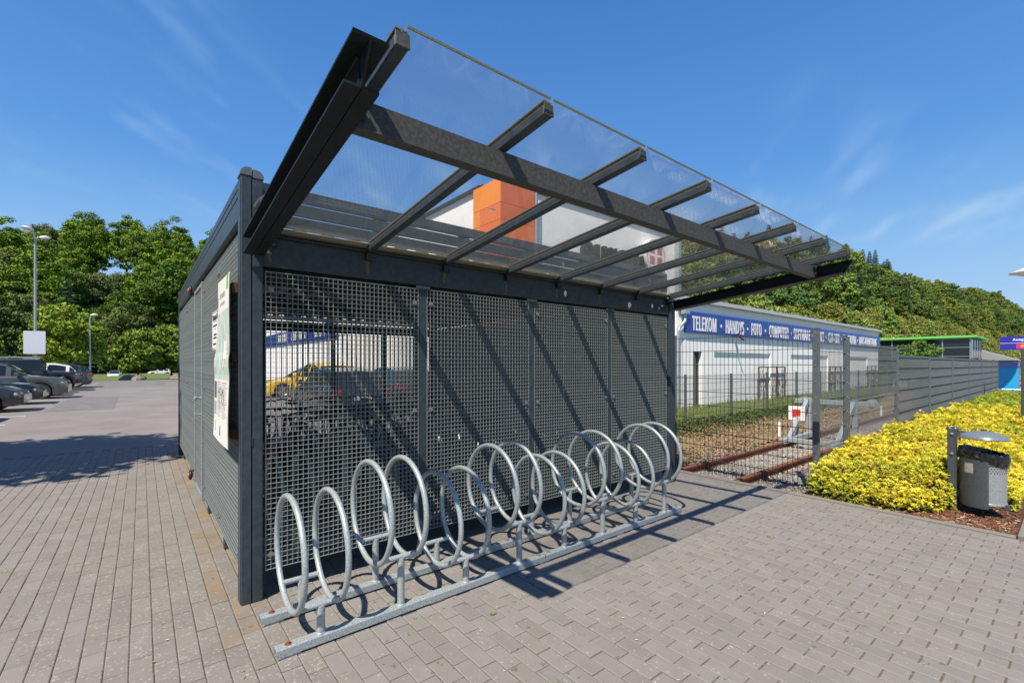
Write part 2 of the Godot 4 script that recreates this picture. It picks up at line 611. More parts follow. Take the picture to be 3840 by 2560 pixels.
func make_pavement() -> void:
	var pave := Node3D.new()
	pave.name = "pavement"
	pave.set_meta("kind", "structure")
	add_child(pave)
	var bed := MB.new()
	bed.span(Vector3(-4.5, -0.3, -11.14), Vector3(6.085, -0.0065, 3.0))
	obj(bed, "joint_bed", M.joint, pave)
	var base := Color(0.197, 0.189, 0.182)
	var plain := paving_texture(base, 260, 70, 0, 41)
	var crusty := paving_texture(Color(0.185, 0.173, 0.161), 3600, 14, 0, 42)
	var some := paving_texture(Color(0.196, 0.184, 0.174), 1300, 20, 0, 43)
	var rusty := paving_texture(Color(0.194, 0.167, 0.136), 900, 10, 46, 44)
	var tex := [plain, some, crusty, rusty]
	var mats := []
	for t in 4:
		var row := []
		for q in [0.93, 0.97, 1.0, 1.03]:
			row.append(paving_material(tex[t], q))
		mats.append(row)
	var b := MB.new()
	# one paver: chamfered top, open underneath
	var hx := 0.0482
	var hz := 0.0968
	var ch := 0.0045
	var top := []
	var rim := []
	var foot := []
	for s in [[-1, 1], [1, 1], [1, -1], [-1, -1]]:
		top.append(Vector3(s[0] * (hx - ch), 0, s[1] * (hz - ch)))
		rim.append(Vector3(s[0] * hx, -ch * 0.8, s[1] * hz))
		foot.append(Vector3(s[0] * hx, -0.05, s[1] * hz))
	b.quad(top[0], top[1], top[2], top[3])
	for i in 4:
		var j := (i + 1) % 4
		b.quad(rim[i], rim[j], top[j], top[i])
		b.quad(foot[i], foot[j], rim[j], rim[i])
	var mesh := b.mesh()
	var yaw := deg_to_rad(CAM_YAW)
	var fwd := Vector3(sin(yaw), 0, -cos(yaw))
	var right := Vector3(cos(yaw), 0, sin(yaw))
	var all := []
	for i in 105:
		var x := -4.45 + 0.05 + 0.1 * i
		if x > 6.05:
			break
		for j in 72:
			var z := -11.03 + 0.2 * j + (0.1 if i % 2 else 0.0)
			if z > 3.0 or z < -11.04:
				continue
			# what the post plates and walls stand on stays in place
			var t := 0
			var p := rng.randf()
			var side := clampf((x + 0.95) / 0.9, 0.0, 1.0) * (1.0 if x < 0.75 else 0.0) * (1.0 if z < -2.2 else smoothstep(-1.6, -2.2, z))
			if x > 0.30 and x < 0.72 and z < -3.0:
				t = 3 if p < 0.65 else 2
			elif p < side:
				t = 2
			elif p < side + 0.25:
				t = 1
			elif x > 5.4 and p < 0.7:
				t = 2
			var at := Vector3(x + rnd(-0.0012, 0.0012), rnd(-0.0025, 0.001), z + rnd(-0.0012, 0.0012))
			var tr := Transform3D(Basis.from_euler(Vector3(rnd(-0.006, 0.006), rnd(-0.006, 0.006), rnd(-0.008, 0.008))), at)
			var d := fwd.dot(at)
			var l := right.dot(at)
			var seen: bool = d > 2.1 and absf(l / d) < 1.1157 and not (x > 0.45 and x < 5.5 and z < -3.3)
			all.append([d if seen else 1000.0 + d, tr, t, rng.randi_range(0, 3)])
	all.sort_custom(func(a, c): return a[0] < c[0])
	for i in mini(300, all.size()):
		var o := MeshInstance3D.new()
		o.mesh = mesh
		o.material_override = mats[all[i][2]][all[i][3]]
		o.name = "paver"
		pave.add_child(o, true)
		o.transform = all[i][1]
	var spots := [[], [], [], []]
	var tints := [[], [], [], []]
	for i in range(300, all.size()):
		spots[all[i][2]].append(all[i][1])
		var q: float = [0.93, 0.97, 1.0, 1.03][all[i][3]]
		tints[all[i][2]].append(Color(q, q, q))
	for t in 4:
		many(mesh, mats[t][2], spots[t], "paver_field", pave, tints[t])


# a press-locked grating: deep flat bars both ways; o is the lower corner on its outer face, u along, w inwards
func grating(o: Vector3, u: Vector3, w: Vector3, width: float, height: float) -> MB:
	var b := MB.new()
	var turn := Basis(u, Vector3.UP, w)
	var deep := 0.030
	var n := int(round(width / 0.0335))
	for i in range(1, n):
		b.box(o + u * (width * i / n) + Vector3(0, height * 0.5, 0) + w * (deep * 0.5 + 0.0008), Vector3(0.0023, height - 0.004, deep), turn)
	var m := int(round(height / 0.0335))
	for j in range(1, m):
		b.box(o + u * (width * 0.5) + Vector3(0, height * j / m, 0) + w * (deep * 0.5), Vector3(width - 0.004, 0.0027, deep - 0.001), turn)
	return b

func panel(parent: Node3D, o: Vector3, u: Vector3, w: Vector3, width: float, height: float, bolts := true) -> void:
	var g := obj(grating(o, u, w, width, height), "grating_panel", M.grating, parent)
	g.set_meta("kind", "stuff")
	var turn := Basis(u, Vector3.UP, w)
	var f := MB.new()
	var d := 0.032
	f.box(o + w * (d * 0.5) + u * 0.002 + Vector3(0, height * 0.5, 0), Vector3(0.004, height, d), turn)
	f.box(o + w * (d * 0.5) + u * (width - 0.002) + Vector3(0, height * 0.5, 0), Vector3(0.004, height, d), turn)
	f.box(o + w * (d * 0.5) + u * (width * 0.5) + Vector3(0, 0.002, 0), Vector3(width - 0.008, 0.004, d), turn)
	f.box(o + w * (d * 0.5) + u * (width * 0.5) + Vector3(0, height - 0.002, 0), Vector3(width - 0.008, 0.004, d), turn)
	obj(f, "panel_frame", M.grating, parent)
	if bolts:
		for y in [0.10, height * 0.5, height - 0.12]:
			for x in [0.035, width - 0.035]:
				var c: Vector3 = o + u * x + Vector3(0, y, 0)
				var b := MB.new()
				b.cyl(c - w * 0.001, c - w * 0.005, 0.019, 12)
				b.cyl(c - w * 0.006, c - w * 0.013, 0.009, 6)
				obj(b, "bolt", M.bolt, parent)

func make_shelter() -> void:
	var s := thing("bicycle_shelter", "dark grey steel mesh bicycle shelter with sloping glass canopy", "shelter", Vector3(0.56, 0, -3.38))
	var off := -s.position
	var part := func(b: MB, called: String, m: Material) -> MeshInstance3D:
		var o := obj(b, called, m, s)
		o.position = off
		return o
	# corner posts: pairs of channels with rounded caps
	for c in [[0.497, 0.556, -1, -3.38, 2.775], [0.562, 0.621, 1, -3.38, 2.765], [5.397, 5.456, -1, -3.38, 2.42], [5.462, 5.521, 1, -3.38, 2.42], [0.497, 0.556, -1, -9.70, 2.76], [0.562, 0.621, 1, -9.70, 2.76], [5.397, 5.456, -1, -9.70, 2.76], [5.462, 5.521, 1, -9.70, 2.76]]:
		var b := MB.new()
		var x0: float = c[0]
		var x1: float = c[1]
		var z1: float = c[3]
		var outer := x0 if c[2] < 0 else x1
		var inner := x1 if c[2] < 0 else x0
		b.cspan(Vector3(minf(inner, outer), 0.0, z1), Vector3(maxf(inner, outer), c[4], z1 - 0.115), 0.004)
		# the outer face is a lip standing a little proud, as on a folded channel
		var lip: float = outer + c[2] * 0.004
		b.cspan(Vector3(minf(lip, outer), 0.004, z1 - 0.012), Vector3(maxf(lip, outer), c[4] - 0.03, z1 - 0.104), 0.001)
		part.call(b, "corner_post", M.steel)
		if c[4] > 2.5:
			var cap := MB.new()
			var poly := PackedVector2Array()
			var wdt := x1 - x0 + 0.006
			poly.append(Vector2(0, 0))
			poly.append(Vector2(wdt, 0))
			for k in 7:
				var a := PI * 0.5 * k / 6.0
				poly.append(Vector2(wdt - 0.045 + 0.045 * cos(a), 0.008 + 0.045 * sin(a)))
			poly.append(Vector2(0, 0.053))
			var ax := Vector3(c[2], 0, 0)
			cap.extrude(poly, Vector3(inner, c[4], z1 + 0.004), ax, Vector3.UP, Vector3(0, 0, -0.123))
			part.call(cap, "post_cap", M.cap)
	var clip := MB.new()
	clip.span(Vector3(0.557, 1.02, -3.376), Vector3(0.561, 1.08, -3.40))
	part.call(clip, "post_clip", M.steel)
	# front intermediate posts with their head plates
	for x in [1.798, 2.990, 4.183]:
		var b := MB.new()
		b.cspan(Vector3(x - 0.033, 0.0, -3.395), Vector3(x + 0.033, 2.19, -3.475), 0.003)
		b.cspan(Vector3(x - 0.06, 2.165, -3.376), Vector3(x + 0.06, 2.192, -3.394), 0.003)
		part.call(b, "post", M.steel)
	# front wall beam with a top flange, flashing above
	var beam := MB.new()
	beam.cspan(Vector3(0.622, 2.202, -3.395), Vector3(5.396, 2.40, -3.43), 0.004)
	beam.cspan(Vector3(0.622, 2.40, -3.36), Vector3(5.396, 2.408, -3.47), 0.002)
	part.call(beam, "wall_beam", M.steel)
	var head := MB.new()
	head.cspan(Vector3(0.622, 2.13, -3.48), Vector3(5.396, 2.22, -3.50), 0.002)
	part.call(head, "head_rail", M.steel_dark)
	var back_beam := MB.new()
	back_beam.cspan(Vector3(0.622, 2.202, -9.72), Vector3(5.396, 2.40, -9.76), 0.004)
	part.call(back_beam, "wall_beam", M.steel)
	for x in [0.53, 5.49]:
		var sb := MB.new()
		sb.cspan(Vector3(x - 0.021 + 0.0295 * signf(2.0 - x), 2.40, -3.50), Vector3(x + 0.021 + 0.0295 * signf(2.0 - x), 2.62, -9.69), 0.003)
		part.call(sb, "side_beam", M.steel_dark)
	var fl := MB.new()
	fl.box(Vector3(3.0, 2.432, -3.372), Vector3(4.72, 0.004, 0.11), Basis(Vector3.RIGHT, -0.3))
	part.call(fl, "flashing", M.flash)
	# white scraps of old stickers left on the beam
	for q in [[3.46, 2.30, 0.05, 0.07], [4.55, 2.27, 0.075, 0.08], [5.02, 2.29, 0.05, 0.06], [5.17, 2.27, 0.02, 0.05], [5.24, 2.31, 0.05, 0.03]]:
		var st := MB.new()
		var poly := PackedVector2Array()
		for k in 9:
			var a := TAU * k / 9.0
			poly.append(Vector2(cos(a) * q[2] * 0.5 * rnd(0.6, 1.1), sin(a) * q[3] * 0.5 * rnd(0.6, 1.1)))
		st.extrude(poly, Vector3(q[0], q[1], -3.3948), Vector3.RIGHT, Vector3.UP, Vector3(0, 0, 0.0012))
		part.call(st, "sticker_scrap", M.white)
	# louvre slats above the beam, front and back
	for z in [-3.52, -9.74]:
		for k in 4:
			var y: float = 2.752 - 0.098 * k
			var b := MB.new()
			b.cbox(Vector3(3.009, y, z), Vector3(4.77, 0.088, 0.022), 0.003, Basis(Vector3.RIGHT, 0.04))
			part.call(b, "louvre_slat", M.steel)
		for x in [1.5, 2.3, 3.1, 3.9, 4.7]:
			var b := MB.new()
			b.span(Vector3(x - 0.06, 2.41, z - 0.03), Vector3(x + 0.06, 2.78, z - 0.036))
			part.call(b, "louvre_bracket", M.steel_dark)
	# fascia boards on both long sides
	for x in [[0.497, 0.537], [5.481, 5.521]]:
		for yy in [[2.505, 2.653], [2.659, 2.709], [2.715, 2.772]]:
			var b := MB.new()
			b.cspan(Vector3(x[0], yy[0], -3.50), Vector3(x[1], yy[1], -9.695), 0.004)
			part.call(b, "fascia_board", M.steel)
	# trapezoid roof sheets
	for r in 5:
		var b := MB.new()
		var z0 := -3.56 - r * 1.226
		var prof := []
		var xx := 0.55
		while xx < 5.45:
			prof.append(Vector2(xx, 2.50))
			prof.append(Vector2(xx + 0.10, 2.50))
			prof.append(Vector2(xx + 0.12, 2.545))
			prof.append(Vector2(xx + 0.18, 2.545))
			xx += 0.2
		for i in prof.size() - 1:
			var a: Vector2 = prof[i]
			var c: Vector2 = prof[i + 1]
			b.quad(Vector3(a.x, a.y + 0.004 * (r % 2), z0 - 1.228), Vector3(c.x, c.y + 0.004 * (r % 2), z0 - 1.228), Vector3(c.x, c.y + 0.004 * (r % 2), z0), Vector3(a.x, a.y + 0.004 * (r % 2), z0))
			b.quad(Vector3(a.x, a.y - 0.003 + 0.004 * (r % 2), z0), Vector3(c.x, c.y - 0.003 + 0.004 * (r % 2), z0), Vector3(c.x, c.y - 0.003 + 0.004 * (r % 2), z0 - 1.228), Vector3(a.x, a.y - 0.003 + 0.004 * (r % 2), z0 - 1.228))
		part.call(b, "roof_sheet", M.steel_dark)
	for z in [-5.3, -7.5]:
		var b := MB.new()
		b.cspan(Vector3(0.6, 2.38, z), Vector3(5.4, 2.488, z - 0.06), 0.003)
		part.call(b, "roof_purlin", M.steel_dark)
	# grating panels: front
	var fronts := [[0.638, 1.760], [1.836, 2.952], [3.030, 4.146], [4.216, 5.345]]
	for f in fronts:
		panel(s, Vector3(f[0], 0.185, -3.392) + off, Vector3.RIGHT, Vector3(0, 0, -1), f[1] - f[0], 1.985)
	# left side, seen from outside; the door sits in the middle
	var zs := [[-3.50, -4.53], [-4.54, -5.70], [-6.66, -7.91], [-7.93, -9.26], [-9.28, -9.69]]
	for q in zs:
		panel(s, Vector3(0.504, 0.19, q[1]) + off, Vector3(0, 0, 1), Vector3.RIGHT, q[0] - q[1], 2.235)
	for z in [-4.535, -5.73, -6.64, -7.92, -9.27]:
		var b := MB.new()
		b.cspan(Vector3(0.538, 0.0, z + 0.03), Vector3(0.598, 2.40, z - 0.03), 0.003)
		part.call(b, "post", M.steel)
	# right and back
	for q in [[-3.50, -5.0], [-5.02, -6.55], [-6.57, -8.1], [-8.12, -9.69]]:
		panel(s, Vector3(5.49, 0.19, q[0]) + off, Vector3(0, 0, -1), Vector3(-1, 0, 0), q[0] - q[1], 2.2, false)
	for q in [[0.63, 1.78], [1.82, 3.04], [3.12, 4.18], [4.22, 5.39]]:
		panel(s, Vector3(q[1], 0.19, -9.80) + off, Vector3(-1, 0, 0), Vector3(0, 0, 1), q[1] - q[0], 2.0, false)
	for x in [1.80, 3.08, 4.20]:
		var b := MB.new()
		b.cspan(Vector3(x - 0.035, 0.0, -9.66), Vector3(x + 0.035, 2.2, -9.75), 0.003)
		part.call(b, "post", M.steel)
	# door with its own frame, handles and the eye latches
	var door := Node3D.new()
	door.name = "door"
	s.add_child(door)
	door.position = Vector3(0.50, 0.0, -5.74) + off
	var df := MB.new()
	df.cspan(Vector3(-0.014, 0.12, -0.03), Vector3(0.03, 2.42, -0.075), 0.003)
	df.cspan(Vector3(-0.014, 0.12, -0.835), Vector3(0.03, 2.42, -0.875), 0.003)
	df.cspan(Vector3(-0.010, 0.12, -0.076), Vector3(0.03, 0.16, -0.834), 0.003)
	df.cspan(Vector3(-0.010, 2.38, -0.076), Vector3(0.03, 2.42, -0.834), 0.003)
	obj(df, "door_frame", M.grating, door)
	var dg := obj(grating(Vector3(0, 0.165, -0.83), Vector3(0, 0, 1), Vector3.RIGHT, 0.75, 2.21), "grating_panel", M.grating, door)
	dg.set_meta("kind", "stuff")
	var hd := MB.new()
	hd.cyl(Vector3(-0.014, 1.03, -0.055), Vector3(-0.06, 1.03, -0.055), 0.011, 10)
	hd.cyl(Vector3(-0.06, 1.03, -0.045), Vector3(-0.06, 1.03, -0.19), 0.011, 10)
	var kn := MB.new()
	kn.cyl(Vector3(-0.014, 1.20, -0.055), Vector3(-0.05, 1.20, -0.055), 0.014, 10)
	kn.lathe([Vector2(0.0, 0.0), Vector2(0.024, 0.004), Vector2(0.026, 0.016), Vector2(0.012, 0.03), Vector2(0, 0.034)], Vector3(-0.05, 1.20, -0.055), 14, Basis(Vector3.BACK, PI * 0.5))
	obj(hd, "handle", M.zinc, door)
	obj(kn, "knob", M.zinc, door)
	for y in [0.24, 2.43]:
		var e := MB.new()
		e.torus(Vector3(-0.05, y, -0.90), Vector3(0, 1, 0), Vector3(0, 0, 1), 0.042, 0.016, 20, 8)
		e.box(Vector3(-0.005, y + (0.05 if y < 1.0 else -0.05), -0.90), Vector3(0.05, 0.02, 0.05))
		obj(e, "latch_eye", M.steel_dark, door)
		var e2 := MB.new()
		e2.cyl(Vector3(-0.075, y, -0.90), Vector3(-0.02, y, -0.90), 0.024, 12)
		obj(e2, "latch_pin", M.orange, door)
	make_canopy(s, part)

func make_canopy(s: Node3D, part: Callable) -> void:
	var sl := 0.105
	var dir := Vector3(0, sl, 1).normalized()
	var nor := Vector3(0, 1, -sl).normalized()
	# end beams: two channels back to back
	for cx in [0.5625, 5.459]:
		for e in [-1.0, 1.0]:
			var b := MB.new()
			var w := 0.06
			var hh := 0.118
			var poly := PackedVector2Array([Vector2(0.0018, 0), Vector2(w, 0), Vector2(w, 0.009), Vector2(0.013, 0.011), Vector2(0.0085, 0.016), Vector2(0.0085, hh - 0.016), Vector2(0.013, hh - 0.011), Vector2(w, hh - 0.009), Vector2(w, hh), Vector2(0.0018, hh)])
			var base := Vector3(cx, 2.257 + sl * 0.02, -3.355)
			b.extrude(poly, base, Vector3(e, 0, 0), nor, dir * 1.885)
			part.call(b, "end_beam", M.beam)
		# slanting end piece above the tip, towards the glass
		var t := MB.new()
		t.extrude(PackedVector2Array([Vector2(0, 0), Vector2(0.0, 0.118), Vector2(0.095, 0.118)]), Vector3(cx - 0.004, 2.257, -3.375) + dir * 1.9055, dir, nor, Vector3(0.008, 0, 0))
		t.extrude(PackedVector2Array([Vector2(0, 0.109), Vector2(0, 0.118), Vector2(0.095, 0.118), Vector2(0.088, 0.109)]), Vector3(cx - 0.0595, 2.257, -3.375) + dir * 1.906, dir, nor, Vector3(0.119, 0, 0))
		part.call(t, "beam_tip", M.beam)
	# front purlin: a channel lying open to the back
	var p := MB.new()
	var pp := PackedVector2Array([Vector2(0, 0), Vector2(0.055, 0.0), Vector2(0.055, 0.008), Vector2(0.009, 0.008), Vector2(0.009, 0.110), Vector2(0.055, 0.110), Vector2(0.055, 0.118), Vector2(0, 0.118)])
	p.extrude(pp, Vector3(0.5725, 2.446, -1.712), Vector3(0, -sl, -1).normalized(), nor, Vector3(4.876, 0, 0))
	part.call(p, "purlin", M.dusty)
	for e in [[0.60, 1], [5.42, -1]]:
		for yy in [0.035, 0.085]:
			var b := MB.new()
			var c := Vector3(e[0] + 0.05 * e[1], 2.446 + yy, -1.703)
			b.cyl(c, c + Vector3(0, 0, 0.014), 0.014, 6)
			part.call(b, "bolt", M.steel_dark)
	# glazing bars, each with its cap strip and foot bracket
	var n := 7
	var xs := []
	for k in n + 1:
		xs.append(0.675 + (5.352 - 0.675) * k / n)
	for k in n + 1:
		var x: float = xs[k]
		var root := Vector3(x, 2.399, -3.36)
		var len_ := 1.955
		var b := MB.new()
		var turn := Basis(Vector3.RIGHT, nor, dir)
		b.cbox(root + dir * (len_ * 0.5) + nor * 0.022, Vector3(0.05, 0.044, len_), 0.005, turn)
		part.call(b, "glazing_bar", M.steel)
		var g := MB.new()
		g.box(root + dir * (len_ * 0.5) + nor * 0.047, Vector3(0.034, 0.006, len_), turn)
		g.box(root + dir * (len_ * 0.5) + nor * 0.066, Vector3(0.044, 0.006, len_), turn)
		g.box(root + dir * (len_ * 0.5) + nor * 0.056, Vector3(0.008, 0.014, len_), turn)
		part.call(g, "glazing_gasket", M.gasket)
		var br := MB.new()
		br.cspan(Vector3(x - 0.032, 2.335, -3.355), Vector3(x + 0.032, 2.395, -3.394), 0.003)
		br.cyl(Vector3(x + 0.036, 2.36, -3.37), Vector3(x + 0.024, 2.36, -3.37), 0.009, 6)
		part.call(br, "bar_bracket", M.steel_dark)
		var ms := MB.new()
		var pl := PackedVector2Array([Vector2(-0.014, 0.0)])
		for q in 5:
			pl.append(Vector2(-0.012 + rnd(-0.004, 0.006), -0.018 * (q + 1)))
		pl.append(Vector2(0.0, -0.115 + rnd(-0.02, 0.02)))
		for q in 5:
			pl.append(Vector2(0.010 + rnd(-0.006, 0.006), -0.018 * (5 - q)))
		pl.append(Vector2(0.014, 0.0))
		ms.extrude(pl, Vector3(x - 0.01, 2.335, -3.3948), Vector3.RIGHT, Vector3.UP, Vector3(0, 0, 0.0006))
		part.call(ms, "moss_streak", M.moss)
		var plug := MB.new()
		plug.cbox(root + dir * (len_ + 0.003) + nor * 0.026, Vector3(0.053, 0.054, 0.008), 0.002, turn)
		part.call(plug, "bar_end_plate", M.dusty)
	for k in n:
		var x0: float = xs[k] + 0.008
		var x1: float = xs[k + 1] - 0.008
		var a := Vector3((x0 + x1) * 0.5, 2.399, -3.40) + nor * 0.056
		var turn := Basis(Vector3.RIGHT, nor, dir)
		var b := MB.new()
		var l := 2.02
		b.box(a + dir * (l * 0.5), Vector3(x1 - x0, 0.010, l), turn)
		var g: MeshInstance3D = part.call(b, "glass_pane", M.glass)
		var ed := MB.new()
		ed.box(a + dir * (l + 0.0016), Vector3(x1 - x0, 0.0105, 0.003), turn)
		obj(ed, "pane_edge", M.moss, g)
	var dp := MB.new()
	dp.extrude(PackedVector2Array([Vector2(-0.035, 0.012), Vector2(-0.012, 0.02), Vector2(0.016, 0.008), Vector2(0.044, -0.014), Vector2(0.012, -0.01), Vector2(-0.02, -0.006)]), Vector3(1.78, 2.399, -3.40) + nor * 0.0615 + dir * 1.0, Vector3.RIGHT, dir, nor * 0.001)
	part.call(dp, "bird_dropping", M.white)
	# rounded rain pipe behind the left end beam
	var pipe := MB.new()
	pipe.tube([Vector3(0.585, 2.57, -3.36), Vector3(0.60, 2.60, -3.33), Vector3(0.68, 2.665, -3.20), Vector3(0.72, 2.70, -3.12)], 0.024, 10)
	part.call(pipe, "rain_pipe", M.dusty)

func make_rack() -> Node3D:
	var r := thing("bicycle_rack", "long galvanised rack of paired rings standing in front of the mesh wall", "bicycle rack", Vector3(0.545, 0, -2.86))
	var off := -r.position
	for z in [-2.66, -3.06]:
		for q in [[0.545, 2.46], [2.468, 4.42]]:
			var b := MB.new()
			var x0: float = q[0]
			var x1: float = q[1]
			# an inverted channel with rolled shoulders
			var poly := PackedVector2Array([Vector2(-0.03, 0), Vector2(-0.026, 0), Vector2(-0.026, 0.038), Vector2(-0.022, 0.043), Vector2(0.022, 0.043), Vector2(0.026, 0.038), Vector2(0.026, 0), Vector2(0.03, 0), Vector2(0.03, 0.04), Vector2(0.024, 0.0475), Vector2(-0.024, 0.0475), Vector2(-0.03, 0.04)])
			b.extrude(poly, Vector3(x0, 0.012, z) + off, Vector3(0, 0, 1), Vector3.UP, Vector3(x1 - x0, 0, 0))
			obj(b, "base_rail", M.galv, r)
		for x in [0.61, 2.42, 2.52, 4.36]:
			var b := MB.new()
			b.cyl(Vector3(x, 0.0595, z) + off, Vector3(x, 0.062, z) + off, 0.019, 12)
			b.cyl(Vector3(x, 0.062, z) + off, Vector3(x, 0.070, z) + off, 0.010, 6)
			obj(b, "anchor_bolt", M.rust if x < 0.7 else M.bolt, r)
		for x in [0.62, 1.5, 2.46, 3.4, 4.33]:
			var b := MB.new()
			b.span(Vector3(x - 0.05, 0.0, z - 0.024) + off, Vector3(x + 0.05, 0.0125, z + 0.024) + off)
			obj(b, "pad", M.galv, r)
	for k in 8:
		var fx := 0.778 + 0.4804 * k
		var high := k % 2 == 1
		var yc := 0.605 if high else 0.467
		var yt := yc - 0.25
		for z in [-2.66, -3.06]:
			var b := MB.new()
			b.tube([Vector3(fx, 0.055, z) + off, Vector3(fx, yt - 0.004, z) + off], 0.0225, 14)
			b.torus(Vector3(fx, 0.0615, z) + off, Vector3.RIGHT, Vector3.BACK, 0.0215, 0.005, 16, 6)
			obj(b, "foot", M.galv, r)
			var c := MB.new()
			c.tube([Vector3(fx - 0.1135, yt, z) + off, Vector3(fx + 0.1135 + (0.022 if z > -2.9 else 0.0), yt, z) + off], 0.0165, 12)
			obj(c, "cross_tube", M.galv, r)
		for e in [-0.1135, 0.1135]:
			var t := MB.new()
			t.torus(Vector3(fx + e, yc, -2.86) + off, Vector3(0, 0, 1), Vector3(0, 1, 0), 0.320, 0.0172, 56, 12)
			obj(t, "ring", M.galv, r)
	return r


func rod(b: MB, a: Vector3, c: Vector3, r: float) -> void:
	b.tube([a, c], r, 4, false, false)

# a double-rod mesh panel from a to c (same height), rods on both sides
func rod_panel(a: Vector3, c: Vector3, top: float, low: float, gap := 0.05, every := 0.2035, r := 0.0034) -> MB:
	var b := MB.new()
	var d := (c - a)
	var l := d.length()
	var u := d / l
	var w := Vector3(-u.z, 0, u.x)
	var n := int(l / gap)
	for i in range(0, n + 1):
		var p := a + u * (l * i / n)
		rod(b, Vector3(p.x, a.y + low, p.z), Vector3(p.x, a.y + top + 0.03, p.z), r)
	var y := top
	while y > low - 0.001:
		for s in [-1.0, 1.0]:
			rod(b, Vector3(a.x, a.y + y, a.z) + w * (s * r * 2.2), Vector3(c.x, a.y + y, c.z) + w * (s * r * 2.2), r * 1.2)
		y -= every
	return b

func fence_post(parent: Node3D, x: float, z: float, top: float, along_x: bool, low := -0.3, size := 0.06) -> void:
	var b := MB.new()
	var hx := size * 0.5 if along_x else size * 0.33
	var hz := size * 0.33 if along_x else size * 0.5
	b.cspan(Vector3(x - hx, low, z - hz), Vector3(x + hx, top, z + hz), 0.004)
	b.cspan(Vector3(x - hx - 0.003, top, z - hz - 0.003), Vector3(x + hx + 0.003, top + 0.012, z + hz + 0.003), 0.003)
	var o := obj(b, "post", M.fence, parent)
	o.position = -parent.position
	var k := MB.new()
	var y := top - 0.05
	while y > 0.1:
		if along_x:
			k.cyl(Vector3(x, y, z + hz), Vector3(x, y, z + hz + 0.008), 0.010, 8)
		else:
			k.cyl(Vector3(x - hx, y, z), Vector3(x - hx - 0.008, y, z), 0.010, 8)
		y -= 0.2035
	var o2 := obj(k, "clamp_bolts", M.bolt, o)
	o2.set_meta("kind", "stuff")

func make_fences() -> void:
	var g := thing("mesh_fence", "grey double-rod mesh fence closing off the track beside the shelter", "fence", Vector3(6.63, -0.1, -4.2), 0.0)
	for q in [[-2.12, -4.05], [-4.09, -6.2]]:
		var o := obj(rod_panel(Vector3(6.63, 0, q[0]), Vector3(6.63, 0, q[1]), 1.955, -0.06, 0.06), "mesh_panel", M.rod, g)
		o.position = -g.position
		o.set_meta("kind", "stuff")
	fence_post(g, 6.63, -2.09, 2.0, false, -0.3, 0.075)
	fence_post(g, 6.63, -4.07, 2.0, false)
	fence_post(g, 6.63, -6.22, 2.0, false)
	var f := thing("mesh_fence", "long grey double-rod mesh fence running away behind the yellow hedge", "fence", Vector3(16, -0.1, -2.09))
	var posts := [6.70, 7.78, 10.63, 13.51, 16.39, 19.30, 22.22, 25.11, 27.0]
	for i in posts.size():
		var t: float = [1.96, 1.955, 1.86, 1.71, 1.71, 1.71, 1.71, 1.71, 1.71][i]
		if i > 0:
			fence_post(f, posts[i], -2.09, t, true, -0.3, 0.06)
			if i == 1 or i == 2:
				fence_post(f, posts[i] + 0.09, -2.09, t - 0.02, true, -0.3, 0.06)
		if i < posts.size() - 1:
			var o := obj(rod_panel(Vector3(posts[i], 0, -2.09), Vector3(posts[i + 1], 0, -2.09), [1.925, 1.84, 1.70, 1.69, 1.69, 1.69, 1.69, 1.69][i], 0.06, 0.05, 0.2035, [0.0034, 0.0034, 0.0040, 0.0045, 0.0045, 0.0045, 0.0045, 0.0045][i]), "mesh_panel", M.fence_light, f)
			o.position = -f.position
			o.set_meta("kind", "stuff")
	# low fence in front of the white hall
	var w := thing("mesh_fence", "lower grey mesh fence on the grass in front of the white hall", "fence", Vector3(20, -0.1, -6.5))
	var x := 8.6
	while x < 44.0:
		fence_post(w, x, -6.5, 1.28, true, -0.3, 0.07)
		var o := obj(rod_panel(Vector3(x, 0, -6.5), Vector3(x + 2.5, 0, -6.5), 1.24, 0.05, 0.06), "mesh_panel", M.rod, w)
		o.position = -w.position
		o.set_meta("kind", "stuff")
		x += 2.5

